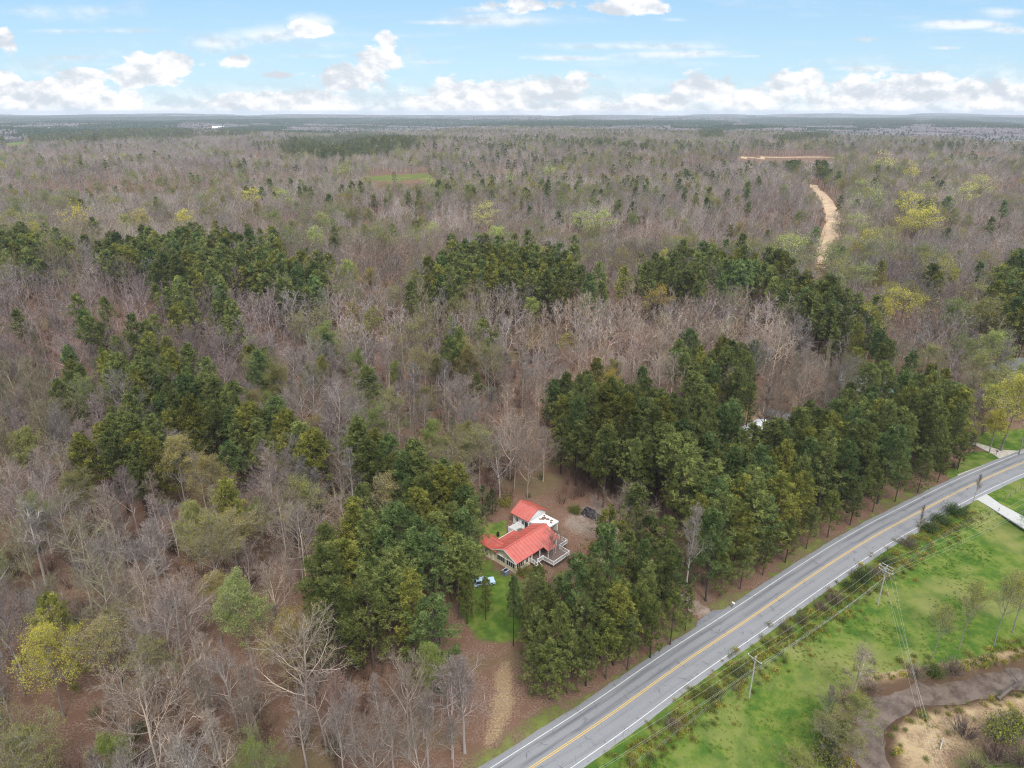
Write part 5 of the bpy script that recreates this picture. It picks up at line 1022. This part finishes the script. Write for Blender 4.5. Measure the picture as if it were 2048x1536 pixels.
lone('bare_tree', 3, 1834, 1075, 9, (.75, .66, .62), 'vine-hung brown snag on the ditch bank beside the road', 'dead tree', 'dead_tree', .8); lone('bare_tree', 1, 1946, 1004, 8, (.9, .86, .8), 'spindly bare tree beside the paved driveway mouth', 'bare tree', None, .9)
lone('budding_tree', 0, 2050, 1075, 7, (.18, .62, .25), 'vivid green leafy bush tree at the right edge by the driveway', 'leafing tree', None, 1.3)
shb = {k: b_.mesh('foliage', [m_twig, m_leaf]) for k, b_ in {'dense': brush(600, 2.6, 90, .05, 0, 1.1, 5), 'twiggy': brush(601, 2.4, 120, .05, 0, 1.1, 0), 'light': brush(602, 2.6, 90, .05, 0, 1.0, 3)}.items()}
SH = [('dense', 1908, 1028, 1.3, (.22, .34, .4), 'dark green shrub on the ditch bank nearest the paved driveway'), ('dense', 1880, 1046, 1.2, (.24, .36, .4), 'dark green shrub on the ditch bank left of the first'), ('dense', 1858, 1062, 1.1, (.26, .36, .4), 'dark green shrub right of the vine-hung snag'), ('twiggy', 1815, 1092, 1.2, (.7, .62, .6), 'brown twiggy shrub left of the vine-hung snag'),
      ('dense', 1722, 1160, 1.2, (.24, .32, .38), 'dark shrub in the ditch above the stacked-arm pole'), ('twiggy', 1745, 1150, 1.1, (.75, .66, .62), 'brown twiggy shrub just above the stacked-arm pole'), ('light', 1770, 1128, 1.1, (.34, .42, .45), 'green shrub on the ditch right of the stacked-arm pole'), ('dense', 1700, 1178, .9, (.26, .34, .36), 'low dark shrub in the ditch left of the stacked-arm pole'),
      ('twiggy', 1668, 1205, 1.3, (.66, .56, .5), 'large brown bramble in the ditch, upper one of the pair'), ('twiggy', 1640, 1220, 1.1, (.7, .6, .5), 'brown bramble in the ditch, lower one of the pair'), ('twiggy', 1600, 1245, .9, (.5, .44, .38), 'low dark bramble strip in the ditch, middle stretch'), ('twiggy', 1572, 1262, .9, (.5, .44, .38), 'low dark bramble in the ditch right of the near pole'),
      ('light', 1480, 1350, .9, (.4, .45, .5), 'green weedy shrub in the ditch behind the near pole'), ('light', 1420, 1392, .9, (.42, .46, .5), 'green weedy shrub in the ditch left of the near pole'), ('twiggy', 1345, 1455, .9, (.8, .7, .6), 'pale brown weed clump in the ditch at lower left'),
      ('twiggy', 1690, 1405, 1.5, (.95, .82, .72), 'pinkish brown bramble at the foot of the creekside tree'), ('twiggy', 1735, 1392, 1.2, (.95, .82, .72), 'pinkish brown bramble on the bank right of the creekside tree'), ('twiggy', 1830, 1352, 1.1, (1, .9, .78), 'pale straw bush on the upper creek bank'), ('dense', 1868, 1350, .9, (.3, .38, .4), 'green brown bush on the upper creek bank'), ('twiggy', 1905, 1345, 1.3, (.85, .75, .65), 'brown brush heap on the upper creek bank'),
      ('twiggy', 1930, 1470, 1.5, (.6, .5, .5), 'dark mauve bramble on the near creek bank'), ('light', 2000, 1475, 1.7, (.62, .66, .6), 'yellow green willow bush on the near creek bank'), ('light', 2035, 1460, 1.6, (.6, .64, .6), 'yellow green willow bush at the right edge below the creek'), ('twiggy', 1990, 1520, 1.6, (.65, .52, .5), 'brown bramble thicket at the bottom right corner'), ('twiggy', 2040, 1530, 1.5, (.62, .5, .48), 'dark brown thicket in the very corner at bottom right'), ('twiggy', 1950, 1540, 1.3, (.75, .62, .55), 'brown bramble at the bottom edge right of the creek'), ('light', 1660, 1470, 1.7, (.5, .55, .6), 'olive bush left of the creek bend'), ('light', 1655, 1525, 1.6, (.5, .52, .6), 'olive bush at the bottom edge left of the creek'), ('light', 1600, 1530, 1.2, (.7, .75, .7), 'yellow green bush at the bottom edge of the meadow'),
      ('dense', 1150, 1025, .9, (.4, .45, .4), 'olive shrub at the wood edge above the gravel yard'), ('light', 1045, 1150, 1.0, (.5, .5, .4), 'olive shrub at the front corner of the house'), ('light', 1075, 1150, 1.0, (.7, .66, .5), 'tan shrub in front of the deck'), ('dense', 1045, 1225, 1.2, (.3, .4, .4), 'dark green shrub on the lawn edge below the house'),
      ('light', 1010, 1012, 1.2, (.75, .7, .55), 'yellowish bush behind the red-roofed garage'), ('dense', 1880, 940, 1.2, (.5, .42, .4), 'brown bush on the verge left of the pale driveway'), ('twiggy', 1905, 935, 1.1, (.6, .5, .45), 'dark twiggy bush on the verge by the pale driveway')]
for nm, u, v, s_, tn, lb in SH:
    x, y, h = ground_at(u, v); o_ = bpy.data.objects.new('shrub', shb[nm]); root.objects.link(o_); o_.location = (x, y, h - .1); o_.scale = (s_, s_, s_ * .95); o_.rotation_euler = (0, 0, u * .7 % 6.28); o_['tint'] = list(tn); tag(o_, lb, 'shrub', 'shrubs in the open ground')
# hedge growth that fills the ditch line and the creek banks, and grass
def bandpts(P, w0, n_, seed):
    r_ = np.random.RandomState(seed); Q = resample(P, 1.0); k = r_.randint(0, len(Q) - 1, n_); q = np.array(Q); return q[k, 0] + r_.randn(n_) * w0, q[k, 1] + r_.randn(n_) * w0, r_
DITCH = [P0(u, v) for u, v in [(1240, 1534), (1314, 1478), (1408, 1401), (1506, 1331), (1621, 1246), (1680, 1208), (1760, 1150), (1880, 1060), (1950, 1020)]]
gt = MB(); rg = random.Random(3)
for _ in range(16): ribbon(gt, rg, Vector((rg.uniform(-.25, .25), rg.uniform(-.25, .25), 0)), (Vector((rg.uniform(-.7, .7), rg.uniform(-.7, .7), 1))).normalized(), rg.uniform(.12, .34), .08, 0, rg.random())
m_blade = plant_mat('grass_blades', (.10, .17, .03), (.22, .28, .06), .2); tuft = gt.mesh('tuft', [m_blade]); low = [brush(640 + i, 1.0, 22, .035, 0, 1.0, 1 + i).mesh('low', [m_twig, m_leaf]) for i in range(2)]
gcoll = coll_of('ground_plants', [tuft] + low)
r_ = np.random.RandomState(5); nn = 60000; x = r_.uniform(5, 150, nn); y = r_.uniform(62, 185, nn); dd, sg = poly_dist(x, y, ROAD, True); dc = poly_dist(x, y, CREEK); kk = (sg < 0) & (dd > 5.6) & (dc > 3.6) & (np.abs(x) < .8 * y + 5); u_, v_, _q = proj(x, y, 0 * x); kk &= ~inpoly(u_, v_, box_poly('1925,1000 1968,980 2120,1070 2100,1100 1985,1025')) & (r_.rand(nn) < np.clip(.45 + .5 * field(x, y, 14, 91), 0, 1))
x, y = x[kk], y[kk]; dc = dc[kk]; f_ = field(x, y, 22, 92) + r_.randn(len(x)) * .5; nr = (dc < 16) & (y < 95)
tg = np.where((f_ > .8)[:, None], np.array([1.6, 1.4, 1.6]), np.where((f_ < -.3)[:, None], np.array([.62, .80, .65]), np.array([.95, 1.0, .9]))); tg = np.where((nr & (r_.rand(len(x)) < .7))[:, None], np.array([2.4, 1.5, 2.4]), tg)
stuff_points('meadow_grass', x, y, hgt(x, y) - .03, np.zeros(len(x)), .5 + .5 * r_.rand(len(x)), r_.rand(len(x)) * 6.28, tg, gcoll)
xa, ya, r_ = bandpts(DITCH, 1.7, 750, 1); xb, yb, _ = bandpts(CREEK[:-6], .01, 1, 2)
cx_, cy_, r2 = bandpts(CREEK, 2.9, 3200, 3); dc = poly_dist(cx_, cy_, CREEK); kk = (dc > 3.0) & (dc < 8) & ((cy_ > 90) | (r2.rand(3200) < .4)); xx = np.concatenate([xa, cx_[kk]]); yy = np.concatenate([ya, cy_[kk]]); nn = len(xx)
tg = np.array([(1.05, .92, .72), (.75, .72, .55), (.5, .6, .48)])[r_.randint(0, 3, nn)] * (.6 + .5 * r_.rand(nn))[:, None]
stuff_points('bank_weeds', xx, yy, hgt(xx, yy) - .05, 1 + r_.randint(0, 2, nn), .4 + .6 * r_.rand(nn), r_.rand(nn) * 6.28, tg, gcoll)
def log(name, a, c, r0, lab, m, br=4, seed=1):
    rg = random.Random(seed); pa = Vector((*ground_at(*a),)); pb = Vector((*ground_at(*c),)); pa.z = float(hgt(pa.x, pa.y)) + r0 * .7; pb.z = max(float(hgt(pb.x, pb.y)), -1.5) + r0 + .2; B = MB(); d_ = pb - pa; L_ = d_.length; d_.normalize()
    pts = [Vector((0, 0, 0)) + d_ * L_ * t_ + Vector((0, 0, .15 * math.sin(t_ * 3))) for t_ in (0, .33, .66, 1)]; T = tag(empty(name, pa), lab, 'fallen tree'); B.tube(pts, [r0, r0 * .85, r0 * .65, r0 * .4], 8); B.build('trunk', m, T)
    for k in range(br):
        q, qd = along(pts, rg.uniform(.35, 1)); dd_ = side_dir(rg, qd, rg.uniform(.5, 1)); dd_.z = abs(dd_.z); B = MB(); p2, _ = path(rg, q, dd_, L_ * rg.uniform(.3, .6), 4, .2, .05); B.tube(p2, [r0 * .35, r0 * .28, r0 * .2, r0 * .12, r0 * .05], 5)
        for _ in range(3): e_, ed = along(p2, rg.uniform(.3, .9)); B.tube([e_, e_ + side_dir(rg, ed, .7) * rg.uniform(.5, 1.2)], [r0 * .12, .01], 4)
        B.build('branch', m, T)
log('fallen_tree', (1995, 1400), (2036, 1376), .32, 'thick broken dark tree trunk lying on the sandbar at right', m_dlog, 4, 2); log('fallen_tree', (1728, 1396), (1760, 1420), .14, 'thin dark log spanning the creek at its bend', m_dlog, 2, 3); log('fallen_tree', (1880, 1500), (1886, 1478), .10, 'bleached forked branch lying on the near bank', m_log, 3, 4); log('fallen_tree', (340, 1518), (322, 1490), .22, 'bright broken log on the leaf litter at the bottom left', m_log, 1, 5); log('fallen_tree', (1230, 1240), (1262, 1232), .12, 'pale fallen limb under the roadside pines', m_log, 2, 6)
# ------------------------------------------------------------------ haze
hm = bpy.data.materials.new('haze_air'); hm.use_nodes = True; t = hm.node_tree; t.nodes.clear(); pv = t.nodes.new('ShaderNodeVolumePrincipled'); pv.inputs['Color'].default_value = (.86, .91, 1, 1); pv.inputs['Density'].default_value = 0.00008; pv.inputs['Anisotropy'].default_value = 0.1
mo = t.nodes.new('ShaderNodeOutputMaterial'); t.links.new(pv.outputs[0], mo.inputs['Volume'])
zmin = float(fz.min()); HZ = MB(); HZ.box(-13200, 13200, -600, 13900, zmin - 1, max(float(fz.max()) + 27, CAMH + 8)); hz_ = HZ.build('haze', hm); tag(hz_, kind='stuff')
